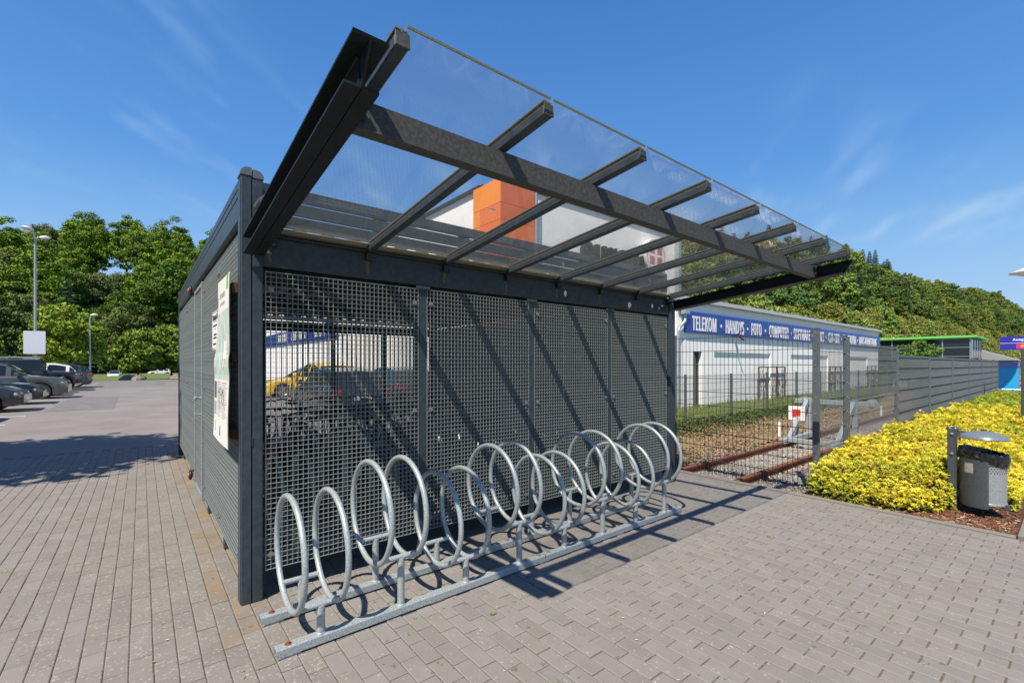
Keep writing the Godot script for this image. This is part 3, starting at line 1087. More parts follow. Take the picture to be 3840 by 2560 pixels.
func make_track() -> void:
	var names := ["rusty rail nearer the white hall", "rusty rail nearer the yellow hedge"]
	for i in 2:
		var z: float = [-3.74, -2.90][i]
		var b := MB.new()
		var poly := PackedVector2Array([Vector2(-0.06, 0), Vector2(0.06, 0), Vector2(0.06, 0.012), Vector2(0.014, 0.028), Vector2(0.010, 0.11), Vector2(0.032, 0.125), Vector2(0.036, 0.153), Vector2(0.028, 0.161), Vector2(-0.028, 0.161), Vector2(-0.036, 0.153), Vector2(-0.032, 0.125), Vector2(-0.010, 0.11), Vector2(-0.014, 0.028), Vector2(-0.06, 0.012)])
		b.extrude(poly, Vector3(6.2, -0.155, z), Vector3(0, 0, 1), Vector3.UP, Vector3(85, 0, 0))
		tag(obj(b, "rail", M.rust), names[i], "rail", "rails of the siding")
	var proto: Node3D
	for k in 12:
		var at := Vector3(6.75 + 0.66 * k, -0.19, -3.32)
		var lab := "gravel covered sleeper between the rusty rails"
		if k == 0:
			var b := MB.new()
			b.cbox(Vector3(0, 0.03, 0), Vector3(0.24, 0.10, 1.6), 0.02)
			proto = tag(obj(b, "sleeper", M.ballast), lab, "sleeper", "sleepers of the siding")
			proto.set_meta("base", "sleeper")
			proto.position = at
		else:
			copy(proto, at, rnd(-0.02, 0.02), lab)
	# ballast stones
	var st := MB.new()
	var pts := [Vector3(0.5, 0.1, 0.1), Vector3(-0.45, 0.15, 0.2), Vector3(0.05, 0.35, -0.05), Vector3(0.1, -0.3, 0.1), Vector3(0.1, 0.05, 0.45), Vector3(-0.1, 0.0, -0.5)]
	for f in [[2, 4, 0], [2, 0, 5], [2, 5, 1], [2, 1, 4], [3, 0, 4], [3, 5, 0], [3, 1, 5], [3, 4, 1]]:
		st.tri_out(pts[f[0]], pts[f[1]], pts[f[2]], Vector3.ZERO)
	var spots := []
	var tint := []
	for i in 9000:
		var x := 6.2 + 9.0 * pow(rng.randf(), 1.6)
		var z := rnd(-4.7, -2.15)
		var s := rnd(0.022, 0.06)
		spots.append(Transform3D(Basis.from_euler(Vector3(rnd(0, 6), rnd(0, 6), rnd(0, 6))).scaled(Vector3(s, s * 0.8, s)), Vector3(x, -0.125 + rnd(-0.01, 0.022), z)))
		var q := rnd(0.16, 0.44)
		tint.append(Color(q, q * rnd(0.86, 0.95), q * rnd(0.74, 0.88)))
	tag(many(st.mesh(), M.plain_colour, spots, "ballast_gravel", null, tint), "loose grey and brown gravel filling the track bed", "gravel", "", "stuff")
	# dry litter on the verge and ivy along the grass
	var lf := MB.new()
	lf.use_col = false
	lf.tri(Vector3(-0.5, 0, 0), Vector3(0, 0.12, 0.3), Vector3(0.5, 0, 0))
	lf.tri(Vector3(-0.5, 0, 0), Vector3(0.5, 0, 0), Vector3(0, 0.12, -0.3))
	var sp2 := []
	var ti2 := []
	for i in 9000:
		var x := 6.2 + 14.0 * pow(rng.randf(), 1.4)
		var z := rnd(-5.65, -4.0)
		var s := rnd(0.03, 0.08)
		sp2.append(Transform3D(Basis.from_euler(Vector3(rnd(-0.6, 0.6), rnd(0, 6), rnd(-0.6, 0.6))).scaled(Vector3.ONE * s), Vector3(x, -0.09 + rnd(0, 0.03) + 0.10 * smoothstep(4.35, 5.6, -z), z)))
		var q := rnd(0.6, 1.5)
		ti2.append(Color(0.25 * q, 0.165 * q, 0.085 * q) if rng.randf() > 0.15 else Color(0.13, 0.17, 0.05))
	tag(many(lf.mesh(), M.plain_colour, sp2, "leaf_litter", null, ti2), "dry brown leaf litter and needles along the siding", "leaf litter", "", "stuff")
	var sp3 := []
	var ti3 := []
	for i in 8000:
		var x := 6.0 + 20.0 * pow(rng.randf(), 1.3)
		var z := -5.85 + 0.28 * rng.randfn()
		var hgt := rng.randf() * 0.26 * exp(-pow((z + 5.85) / 0.35, 2.0))
		var s := rnd(0.05, 0.10)
		sp3.append(Transform3D(Basis.from_euler(Vector3(rnd(-1, 1), rnd(0, 6), rnd(-1, 1))).scaled(Vector3.ONE * s), Vector3(x, 0.0 + hgt, z)))
		var q := rnd(0.6, 1.4)
		ti3.append(Color(0.055 * q, 0.085 * q, 0.022 * q))
	tag(many(lf.mesh(), M.leaf, sp3, "ivy", null, ti3), "dark green ivy creeping along the foot of the far fence", "ivy", "", "stuff")
	var bl := MB.new()
	bl.tri(Vector3(-0.05, 0, 0), Vector3(0.05, 0, 0), Vector3(0.12, 1, 0.1))
	var sp4 := []
	var ti4 := []
	for i in 26000:
		var x := 6.4 + 34.0 * pow(rng.randf(), 1.5)
		var z := rnd(-8.95, -6.1)
		var s := rnd(0.07, 0.16) * (2.0 if z < -8.4 and rng.randf() < 0.3 else 1.0)
		sp4.append(Transform3D(Basis.from_euler(Vector3(rnd(-0.4, 0.4), rnd(0, 6), rnd(-0.4, 0.4))).scaled(Vector3(s, s, s)), Vector3(x, -0.04, z)))
		var q := rnd(0.7, 1.5)
		ti4.append(Color(0.17 * q, 0.20 * q, 0.06 * q))
	tag(many(bl.mesh(), M.leaf, sp4, "long_grass", null, ti4), "long green grass between the lower fence and the white hall", "grass", "", "stuff")

func make_buffer_stop() -> void:
	var t := thing("buffer_stop", "galvanised steel buffer stop at the end of the rusty track", "buffer stop", Vector3(11.3, -0.1, -3.32))
	var add := func(b: MB, called: String, m: Material) -> void:
		obj(b, called, m, t)
	for z in [-0.42, 0.42]:
		var b := MB.new()
		b.cbox(Vector3(-0.55, 0.12, z), Vector3(1.6, 0.10, 0.12), 0.006)
		add.call(b, "foot_beam", M.galv)
		var d := MB.new()
		d.cbox(Vector3(-0.48, 0.50, z), Vector3(1.25, 0.10, 0.08), 0.006, Basis(Vector3.BACK, 0.62))
		add.call(d, "strut", M.galv)
		var u := MB.new()
		u.cbox(Vector3(0.12, 0.50, z), Vector3(0.09, 0.86, 0.09), 0.006)
		add.call(u, "upright", M.galv)
	var c := MB.new()
	c.cbox(Vector3(0.22, 0.84, 0), Vector3(0.09, 0.10, 1.45), 0.008)
	add.call(c, "buffer_beam", M.galv)
	var c2 := MB.new()
	c2.cbox(Vector3(-1.1, 0.13, 0), Vector3(0.10, 0.09, 0.72), 0.006)
	add.call(c2, "cross_beam", M.galv)
	for z in [-0.62, 0.62]:
		var h := MB.new()
		h.cyl(Vector3(0.28, 0.84, z), Vector3(0.46, 0.84, z), 0.05, 14)
		h.cyl(Vector3(0.46, 0.84, z), Vector3(0.49, 0.84, z), 0.10, 18)
		add.call(h, "buffer", M.galv)
	# the stop board: red plate on white, on its own small post
	var s := thing("stop_board", "square white board with a red centre on the buffer stop", "sign", Vector3(10.86, -0.1, -3.78))
	var p := MB.new()
	p.cbox(Vector3(0, 0.36, 0), Vector3(0.05, 0.74, 0.05), 0.004)
	obj(p, "post", M.galv, s)
	var w := MB.new()
	w.cbox(Vector3(-0.035, 0.62, 0), Vector3(0.014, 0.30, 0.31), 0.003)
	obj(w, "board", M.white, s)
	var r := MB.new()
	r.box(Vector3(-0.044, 0.62, 0), Vector3(0.004, 0.17, 0.16))
	obj(r, "red_plate", mat(0.55, 0.03, 0.02, 0.5), s)
	var labs := ["white marker post beside the nearer foot of the buffer stop", "white marker post standing alone by the rusty rail", "slim white marker post beyond the buffer stop"]
	var ps := [Vector3(11.75, -0.1, -4.16), Vector3(11.2, -0.1, -4.26), Vector3(18.0, -0.1, -3.9)]
	for i in 3:
		var m := MB.new()
		m.cbox(Vector3(0, 0.17, 0), Vector3(0.05, 0.36, 0.05), 0.008)
		var o := tag(obj(m, "marker_post", M.white), labs[i], "marker post", "white marker posts")
		o.position = ps[i]

func words(parent: Node3D, text: String, size: float, at: Vector3, turn: Basis, squeeze: float, m: Material, depth := 0.02, bold := true) -> MeshInstance3D:
	var t := TextMesh.new()
	var f := SystemFont.new()
	f.font_names = PackedStringArray(["Droid Sans"])
	f.font_weight = 700 if bold else 400
	t.font = f
	t.text = text
	t.font_size = 64
	t.pixel_size = size / 46.0
	t.depth = depth
	t.horizontal_alignment = HORIZONTAL_ALIGNMENT_LEFT
	t.vertical_alignment = VERTICAL_ALIGNMENT_CENTER
	var o := MeshInstance3D.new()
	o.mesh = t
	o.material_override = m
	o.name = "lettering"
	parent.add_child(o, true)
	o.transform = Transform3D(turn.scaled_local(Vector3(squeeze, 1, 1)), at)
	return o

func make_hall() -> void:
	var zf := -8.98
	var t := thing("white_hall", "low white rendered hall with a long blue sign band", "building", Vector3(27, -0.1, -9.0))
	var off := -t.position
	var put := func(b: MB, called: String, m: Material, parent: Node3D = t) -> MeshInstance3D:
		var o := obj(b, called, m, parent)
		if parent == t:
			o.position = off
		return o
	# front wall in pieces around the openings: narrow window 15.9-16.5, recesses
	var recess := [[17.42, 22.63], [25.0, 30.35], [34.2, 38.05]]
	var wall := MB.new()
	wall.span(Vector3(14.72, -0.3, zf), Vector3(15.86, 2.05, zf - 0.3))
	wall.span(Vector3(14.72, 2.05, zf), Vector3(40.7, 3.86, zf - 0.3))
	var cur := 16.50
	for r in recess:
		wall.span(Vector3(cur, -0.3, zf), Vector3(r[0], 2.05, zf - 0.3))
		wall.span(Vector3(r[0], -0.3, zf - 0.07), Vector3(r[1], 2.05, zf - 0.3))
		cur = r[1]
	wall.span(Vector3(cur, -0.3, zf), Vector3(40.7, 2.05, zf - 0.3))
	wall.span(Vector3(14.72, -0.3, zf - 0.3), Vector3(15.0, 3.86, -24.0))
	wall.span(Vector3(40.4, -0.3, zf - 0.3), Vector3(40.7, 3.86, -24.0))
	wall.span(Vector3(15.0, -0.3, -23.7), Vector3(40.4, 3.86, -24.0))
	put.call(wall, "wall", M.render_white)
	var roof := MB.new()
	roof.span(Vector3(14.6, 3.86, zf + 0.14), Vector3(40.85, 3.93, -24.1))
	put.call(roof, "roof", M.stone)
	var trim := MB.new()
	trim.cspan(Vector3(14.55, 3.84, zf + 0.145), Vector3(40.9, 3.99, zf + 0.19), 0.006)
	put.call(trim, "roof_edge", mat(0.52, 0.54, 0.55, 0.45, 0.3))
	var win := MB.new()
	win.span(Vector3(15.88, -0.02, zf - 0.17), Vector3(16.48, 2.04, zf - 0.19))
	var wn: MeshInstance3D = put.call(win, "window", M.pane)
	var wf := MB.new()
	for q in [[15.86, 15.92], [16.44, 16.50]]:
		wf.span(Vector3(q[0], 0, zf - 0.13), Vector3(q[1], 2.05, zf - 0.168))
	for y in [0.0, 1.52, 2.0]:
		wf.span(Vector3(15.92, y, zf - 0.131), Vector3(16.44, y + 0.05, zf - 0.167))
	obj(wf, "window_frame", M.fence, wn)
	# trellises with dry climbers
	for x0 in [21.1, 30.2, 37.5]:
		var b := MB.new()
		for k in 4:
			b.box(Vector3(x0 + k * 0.95, 0.68, zf + 0.12), Vector3(0.05, 1.5, 0.05))
		b.box(Vector3(x0 + 1.425, 1.44, zf + 0.12), Vector3(2.9, 0.05, 0.045))
		var tr := put.call(b, "trellis", M.wood) as MeshInstance3D
		var cl := MB.new()
		for k in 40:
			var p := Vector3(x0 + rnd(0, 2.85), rnd(0, 0.5), zf + 0.12)
			var pts := [p]
			for j in 5:
				p += Vector3(rnd(-0.12, 0.12), rnd(0.1, 0.25), rnd(-0.03, 0.03))
				pts.append(p)
			cl.tube(pts, 0.006, 4, false, false)
		obj(cl, "climber", M.bark, tr).set_meta("kind", "stuff")
	# downpipe and hopper at the corner
	var pipe := MB.new()
	pipe.tube([Vector3(15.12, 3.35, zf + 0.12), Vector3(15.10, 3.1, zf + 0.12), Vector3(14.75, 2.85, zf + 0.11), Vector3(14.70, 2.7, zf + 0.11), Vector3(14.70, -0.1, zf + 0.11)], 0.055, 10)
	pipe.cbox(Vector3(15.12, 3.48, zf + 0.12), Vector3(0.34, 0.26, 0.2), 0.02)
	put.call(pipe, "downpipe", M.zinc)
	# wall bracket
	var cam := MB.new()
	cam.cbox(Vector3(19.0, 2.75, zf + 0.10), Vector3(0.14, 0.12, 0.2), 0.01)
	cam.cyl(Vector3(19.0, 2.72, zf + 0.2), Vector3(19.18, 2.55, zf + 0.35), 0.03, 8)
	cam.cyl(Vector3(19.0, 2.8, zf + 0.2), Vector3(18.9, 2.92, zf + 0.33), 0.02, 8)
	put.call(cam, "wall_bracket", M.black)
	var s := thing("sign_band", "long blue sign band with white words on the low white hall", "sign", Vector3(28, 3.1, zf + 0.05))
	var b := MB.new()
	b.cspan(Vector3(15.22, 2.72, zf + 0.004) - s.position, Vector3(40.68, 3.49, zf + 0.10) - s.position, 0.01)
	obj(b, "board", M.sign_blue, s)
	# each word at its measured stretch of the band
	for q in [["TELEKOM", 15.64, 17.39], ["·", 17.72, 17.83], ["HANDYS", 18.15, 19.73], ["·", 20.02, 20.12], ["FOTO", 20.43, 21.41], ["·", 21.77, 21.87], ["COMPUTER", 22.24, 24.44], ["·", 24.74, 24.85], ["SOFTWARE", 25.08, 27.25], ["·", 27.55, 27.67], ["GAMES", 27.97, 29.33], ["·", 29.62, 29.75], ["CAR-HIFI", 30.07, 31.91], ["·", 32.21, 32.33], ["NAVIGATION", 32.57, 35.12], ["·", 35.36, 35.50], ["HAUS-VERNETZUNG", 35.78, 39.79]]:
		var o := words(s, q[0], 0.53, Vector3(q[1], 3.06, zf + 0.102) - s.position, Basis(), 1.0, M.white, 0.012)
		var wd: float = o.mesh.get_aabb().size.x
		o.position.x -= o.mesh.get_aabb().position.x * (q[2] - q[1]) / wd
		o.transform.basis = Basis().scaled(Vector3((q[2] - q[1]) / wd, 1.0, 1.0))

func make_store() -> void:
	var zf := -11.0
	var t := thing("store_building", "tall white store building with an orange corner tower behind the shelter", "building", Vector3(13, -0.1, -11.0))
	var off := -t.position
	var put := func(b: MB, called: String, m: Material, parent: Node3D = t) -> MeshInstance3D:
		var o := obj(b, called, m, parent)
		if parent == t:
			o.position = off
		return o
	var wall := MB.new()
	wall.span(Vector3(9.80, -0.3, zf - 0.12), Vector3(18.25, 7.12, zf - 0.5))
	wall.span(Vector3(8.80, -0.3, -12.45), Vector3(9.1, 7.40, -48.0))
	wall.span(Vector3(17.9, -0.3, zf - 0.5), Vector3(18.25, 7.12, -48.0))
	wall.span(Vector3(9.1, -0.3, -47.7), Vector3(17.9, 7.12, -48.0))
	put.call(wall, "wall", M.render_white)
	var roof := MB.new()
	roof.span(Vector3(8.74, 7.40, -12.4), Vector3(18.3, 7.50, -48.2))
	roof.span(Vector3(9.84, 7.12, zf - 0.06), Vector3(18.3, 7.26, -12.39))
	put.call(roof, "roof", M.steel_dark)
	var gut := MB.new()
	gut.cspan(Vector3(8.66, 7.40, -12.5), Vector3(8.735, 7.49, -48.0), 0.01)
	put.call(gut, "gutter", M.steel_dark)
	# orange tower clad in panels: left face and front face
	var oa := mat(0.90, 0.27, 0.016, 0.55)
	var ob := mat(0.72, 0.13, 0.025, 0.55)
	var core := MB.new()
	core.span(Vector3(8.45, -0.3, zf - 0.03), Vector3(9.79, 7.20, -12.44))
	put.call(core, "tower", M.steel_dark)
	var oc := mat(0.80, 0.175, 0.032, 0.55)
	var ys := [7.22, 6.46, 5.94, 5.1, 4.2, 3.3, 2.4, 1.5, 0.6, -0.3]
	for i in ys.size() - 1:
		var y1: float = ys[i]
		var y0: float = ys[i + 1] + 0.012
		var p := MB.new()
		p.cspan(Vector3(8.415, y0, zf - 1.055), Vector3(8.448, y1, zf - 1.43), 0.003)
		put.call(p, "cladding_panel", oa)
		var p2 := MB.new()
		p2.cspan(Vector3(8.415, y0, zf + 0.02), Vector3(8.448, y1, zf - 1.043), 0.003)
		put.call(p2, "cladding_panel", oa if i == 0 else oc)
		var p3 := MB.new()
		p3.cspan(Vector3(8.45, y0, zf + 0.02), Vector3(9.81, y1, zf - 0.028), 0.003)
		put.call(p3, "cladding_panel", ob if i < 2 else oc)
	var pipe := MB.new()
	pipe.tube([Vector3(9.87, 7.1, zf + 0.02), Vector3(9.87, -0.2, zf + 0.02)], 0.05, 10)
	put.call(pipe, "downpipe", M.zinc)
	var edge := MB.new()
	edge.cspan(Vector3(18.1, 4.0, zf - 0.1), Vector3(18.3, 7.1, zf + 0.1), 0.01)
	put.call(edge, "corner_trim", M.zinc)
	# blue band along the side wall
	var s := thing("sign_band", "blue sign band on the side wall of the store behind the parked cars", "sign", Vector3(8.75, 3.6, -36))
	var b := MB.new()
	b.cspan(Vector3(-0.06, -0.48, -10.5), Vector3(0.045, 0.5, 9.2), 0.01)
	obj(b, "board", M.sign_blue, s)
	var z := 8.3
	for q in ["TELEKOM", "HANDYS", "FOTO", "COMPUTER", "SOFTWARE"]:
		var o := words(s, q, 0.62, Vector3(-0.062, 0.02, z), Basis(Vector3.UP, -PI * 0.5), 0.72, M.white, 0.012)
		z -= o.mesh.get_aabb().size.x * 0.72 + 0.9
	# standing letters and the round plate on the front
	var l := thing("store_lettering", "dark standing letters on the white store front", "sign", Vector3(14, 5.6, zf - 0.1))
	var wd := words(l, "euronics", 1.0, Vector3(-2.05, 0.0, 0.12), Basis(), 0.86, M.black, 0.16)
	wd.name = "lettering"
	var d := thing("round_sign", "round white sign with red lettering on the white store front", "sign", Vector3(16.25, 5.95, zf + 0.1))
	var disc := MB.new()
	disc.lathe([Vector2(0, 0.1), Vector2(0.70, 0.1), Vector2(0.72, 0.08), Vector2(0.72, -0.2), Vector2(0, -0.2)], Vector3.ZERO, 36, Basis(Vector3.RIGHT, PI * 0.5))
	obj(disc, "disc", M.white, d)
	var rim := MB.new()
	rim.torus(Vector3(0, 0, 0.1), Vector3.RIGHT, Vector3.UP, 0.62, 0.012, 36, 6)
	obj(rim, "red_rim", mat(0.6, 0.05, 0.04, 0.5), d)
	var red := mat(0.6, 0.05, 0.04, 0.5)
	for k in 9:
		var st := MB.new()
		for c in [-0.25, 0.25]:
			if k == 4:
				continue
			st.span(Vector3(c - 0.17, 0.36 - 0.09 * k, 0.1005), Vector3(c + 0.17 - 0.02 * (k % 3), 0.42 - 0.09 * k, 0.106))
		if k != 4:
			obj(st, "red_print", red, d)

func make_bin() -> void:
	var t := thing("litter_bin", "grey metal litter bin with black bag and domed lid in the hedge", "litter bin", Vector3(6.78, -0.03, -0.86))
	var add := func(b: MB, called: String, m: Material, parent: Node3D = t) -> MeshInstance3D:
		return obj(b, called, m, parent)
	# view side is -x; right in the photo is +z
	var post := MB.new()
	post.cbox(Vector3(0, 0.42, 0), Vector3(0.06, 0.94, 0.075), 0.006)
	post.box(Vector3(-0.031, 0.42, 0.026), Vector3(0.003, 0.9, 0.010))
	post.box(Vector3(-0.031, 0.42, -0.026), Vector3(0.003, 0.9, 0.010))
	for e in [-0.022, 0.022]:
		post.lathe([Vector2(0.0, 0.028), Vector2(0.02, 0.022), Vector2(0.03, 0.006), Vector2(0.03, -0.01)], Vector3(0, 0.892, e), 12)
	add.call(post, "post", M.bin_grey)
	for y in [0.84, 0.63, 0.21]:
		var b := MB.new()
		b.lathe([Vector2(0, 0.014), Vector2(0.012, 0.010), Vector2(0.016, 0.0)], Vector3(-0.033, y, 0), 12, Basis(Vector3.BACK, PI * 0.5))
		add.call(b, "bolt", M.bolt)
	var arm := MB.new()
	arm.cbox(Vector3(0, 0.852, 0.10), Vector3(0.012, 0.055, 0.16), 0.003)
	arm.cbox(Vector3(0, 0.63, 0.05), Vector3(0.012, 0.07, 0.10), 0.003)
	arm.cbox(Vector3(0, 0.21, 0.05), Vector3(0.012, 0.07, 0.10), 0.003)
	add.call(arm, "bracket", M.bin_grey)
	var c := Vector3(0, 0, 0.235)
	var lid := MB.new()
	lid.lathe([Vector2(0, 0.892), Vector2(0.07, 0.888), Vector2(0.13, 0.872), Vector2(0.178, 0.848), Vector2(0.192, 0.822), Vector2(0.188, 0.814), Vector2(0.12, 0.835), Vector2(0, 0.845)], c, 36)
	add.call(lid, "lid", M.lid)
	# drum with a ring of round holes: rows of small dark insets
	var dm := MB.new()
	dm.lathe([Vector2(0, 0.155), Vector2(0.165, 0.155), Vector2(0.173, 0.161), Vector2(0.173, 0.178), Vector2(0.168, 0.184), Vector2(0.168, 0.62)], c, 40)
	var dr: MeshInstance3D = add.call(dm, "drum", M.drum)
	var holes := MB.new()
	for r in 5:
		for k in 44:
			var a := TAU * (k + 0.5 * (r % 2)) / 44.0
			var d := Vector3(cos(a), 0, sin(a))
			var p := c + d * 0.1675 + Vector3(0, 0.575 - 0.021 * r, 0)
			holes.cyl(p, p + d * 0.0012, 0.0055, 8)
	var ho := obj(holes, "perforations", M.black, dr)
	ho.set_meta("kind", "stuff")
	# curved flap wrapped round the post side
	var flap := MB.new()
	var a0 := deg_to_rad(70)
	var a1 := deg_to_rad(197)
	for k in 20:
		var wa := lerpf(a0, a1, k / 20.0)
		var wb := lerpf(a0, a1, (k + 1) / 20.0)
		var da := Vector3(cos(wa), 0, -sin(wa))
		var db := Vector3(cos(wb), 0, -sin(wb))
		for rr in [[0.181, 1.0], [0.176, -1.0]]:
			var p0: Vector3 = c + da * rr[0] + Vector3(0, 0.125, 0)
			var p1: Vector3 = c + db * rr[0] + Vector3(0, 0.125, 0)
			var up := Vector3(0, 0.485, 0)
			if rr[1] > 0:
				flap.quads(p0, p1, p1 + up, p0 + up, da, db, db, da)
			else:
				flap.quads(p1, p0, p0 + up, p1 + up, -db, -da, -da, -db)
	var fl: MeshInstance3D = add.call(flap, "flap", M.bin_grey)
	var stk := MB.new()
	for k in 6:
		var wa := deg_to_rad(136 + k * 4.2)
		var wb := deg_to_rad(136 + (k + 1) * 4.2)
		var da := Vector3(cos(wa), 0, -sin(wa))
		var db := Vector3(cos(wb), 0, -sin(wb))
		stk.quads(c + da * 0.182 + Vector3(0, 0.47, 0), c + db * 0.182 + Vector3(0, 0.47, 0), c + db * 0.182 + Vector3(0, 0.57, 0), c + da * 0.182 + Vector3(0, 0.57, 0), da, db, db, da)
	obj(stk, "sticker", M.stone, fl)
	# crumpled bag folded over the rim
	var bag := MB.new()
	var prof := [[0.150, 0.52], [0.156, 0.66], [0.164, 0.695], [0.179, 0.692], [0.188, 0.660], [0.188, 0.630], [0.180, 0.605]]
	var f := FastNoiseLite.new()
	f.seed = 8
	f.frequency = 1.0
	var seg := 60
	var grid := []
	for i in prof.size():
		var ring := []
		for k in seg:
			var a := TAU * k / seg
			var q := f.get_noise_3d(cos(a) * 5.0, i * 0.9, sin(a) * 5.0)
			var q2 := f.get_noise_3d(cos(a) * 11.0, i * 2.0 + 9.0, sin(a) * 11.0)
			var rr: float = prof[i][0] + (0.014 * q + 0.012 * q2)
			var yy: float = prof[i][1] + (0.022 * q2 + 0.02 * q) + -0.035 * sin(a)
			if i == prof.size() - 1:
				yy -= 0.03 * maxf(0.0, q2) + 0.03 * maxf(0.0, sin(a))
			ring.append(c + Vector3(cos(a) * rr, yy, sin(a) * rr))
		grid.append(ring)
	for i in prof.size() - 1:
		for k in seg:
			var k2 := (k + 1) % seg
			bag.quad_out(grid[i][k], grid[i][k2], grid[i + 1][k2], grid[i + 1][k], c + Vector3(0, 0.64, 0) if i > 1 else c + Vector3(0, 5, 0))
	add.call(bag, "bag", M.bag)
	var hk := MB.new()
	hk.cbox(c + Vector3(-0.05, 0.155, 0.165), Vector3(0.03, 0.05, 0.05), 0.004)
	add.call(hk, "catch", M.bin_grey)

func hedge_top(x: float, z: float) -> float:
	var start := 6.16
	if z > -1.15:
		start = lerpf(6.2, 7.05, smoothstep(-1.15, -0.55, z))
	var e := x - start
	if e < 0.0 or z > -0.40 or z < -2.05:
		return -1.0
	# a gap under the bin
	if Vector2(x - 6.85, (z + 0.58) * 1.3).length() < 0.36:
		return -1.0
	var near := sqrt(clampf(e / 0.40, 0.0, 1.0))
	var side := sqrt(clampf((-0.40 - z) / 0.30, 0.0, 1.0))
	return (0.43 + 0.06 * smoothstep(7.0, 10.0, x) + 0.05 * sin(x * 3.1 + z * 2.0) + 0.04 * sin(x * 7.7 - z * 5.0) + 0.03 * sin(x * 17.0 + 3.0 * sin(z * 9.0)) * sin(z * 15.0 + x * 4.0)) * (0.25 + 0.75 * near) * (0.35 + 0.65 * side)

func make_hedge() -> void:
	# dark twiggy mound inside, leaves outside
	var core := MB.new()
	var st := 0.12
	var x := 6.2
	while x < 27.6:
		var z := -2.04
		while z < -0.42:
			var h := [hedge_top(x, z), hedge_top(x + st, z), hedge_top(x + st, z + st), hedge_top(x, z + st)]
			if h.min() > 0.13:
				core.quad(Vector3(x, h[3] - 0.13, z + st), Vector3(x + st, h[2] - 0.13, z + st), Vector3(x + st, h[1] - 0.13, z), Vector3(x, h[0] - 0.13, z))
			z += st
		x += st
	# a sprig of pointed leaves
	var sp := MB.new()
	sp.use_col = false
	for i in 9:
		var a := i * 2.4
		var tilt := 0.15 + 0.13 * i
		var d := Vector3(cos(a) * cos(tilt), sin(tilt), sin(a) * cos(tilt))
		var side := d.cross(Vector3.UP).normalized()
		var nn := side.cross(d).normalized()
		var root := Vector3(0, 0.05 * i / 11.0 * 10.0 * 0.12, 0)
		var l := 0.62 - 0.02 * i
		var tip := root + d * l - nn * 0.06
		var m0 := root + d * (l * 0.45) + side * 0.11 + nn * 0.03
		var m1 := root + d * (l * 0.45) - side * 0.11 + nn * 0.03
		sp.tri(root, m0, tip)
		sp.tri(root, tip, m1)
	var mesh := sp.mesh()
	var spots := []
	var tint := []
	var bands := [[6.16, 8.0, 12500], [8.0, 11.0, 12500], [11.0, 17.0, 10000], [17.0, 27.4, 7500]]
	var fn := FastNoiseLite.new()
	fn.seed = 77
	fn.frequency = 0.55
	for bnd in bands:
		var made := 0
		var tries := 0
		while made < bnd[2] and tries < 120000:
			tries += 1
			var px := rnd(bnd[0], bnd[1])
			var pz := rnd(-2.05, -0.40)
			var h := hedge_top(px, pz)
			if h < 0.05:
				continue
			made += 1
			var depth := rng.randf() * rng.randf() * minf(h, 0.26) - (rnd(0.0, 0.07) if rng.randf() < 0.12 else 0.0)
			if px < 7.3 and rng.randf() < 0.35:
				depth = rng.randf() * h * 0.9
			var s := rnd(0.032, 0.068) * (1.0 if px < 11.0 else 1.45)
			spots.append(Transform3D(Basis.from_euler(Vector3(rnd(-0.7, 0.7), rnd(0, 6.28), rnd(-0.7, 0.7))).scaled(Vector3.ONE * s), Vector3(px, h - depth - 0.02, pz)))
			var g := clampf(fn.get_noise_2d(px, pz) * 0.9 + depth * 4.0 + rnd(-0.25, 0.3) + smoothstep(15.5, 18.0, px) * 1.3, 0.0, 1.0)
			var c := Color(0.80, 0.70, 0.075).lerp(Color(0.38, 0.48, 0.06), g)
			if rng.randf() < 0.07:
				c = Color(0.50, 0.27, 0.10)
			var q := rnd(0.7, 1.15)
			tint.append(Color(c.r * q, c.g * q, c.b * q))
	var o := tag(many(mesh, M.hedge_leaf, spots, "golden_hedge", null, tint), "low hedge of bright yellow leaves along the mesh fence", "hedge", "", "stuff")
	var co := obj(core, "hedge_twigs", M.twigs)
	tag(co, "dense brown twigs inside the low yellow hedge", "hedge", "", "stuff")
	# bark mulch
	var ch := MB.new()
	ch.box(Vector3.ZERO, Vector3(1.0, 0.12, 0.22))
	var s2 := []
	var t2 := []
	for i in 3800:
		var px := 6.19 + 1.5 * rng.randf() * rng.randf()
		var pz := rnd(-2.05, -0.38)
		var s := rnd(0.014, 0.05)
		s2.append(Transform3D(Basis.from_euler(Vector3(rnd(-0.4, 0.4), rnd(0, 6), rnd(-0.4, 0.4))).scaled(Vector3(s, s, s)), Vector3(px, -0.006 + rnd(0, 0.016), pz)))
		var q := rnd(0.5, 1.5)
		t2.append(Color(0.17 * q, 0.075 * q, 0.038 * q) if rng.randf() > 0.08 else Color(0.42, 0.33, 0.24))
	tag(many(ch.mesh(), M.plain_colour, s2, "bark_mulch", null, t2), "reddish brown bark mulch at the corner of the bed under the bin", "mulch", "", "stuff")

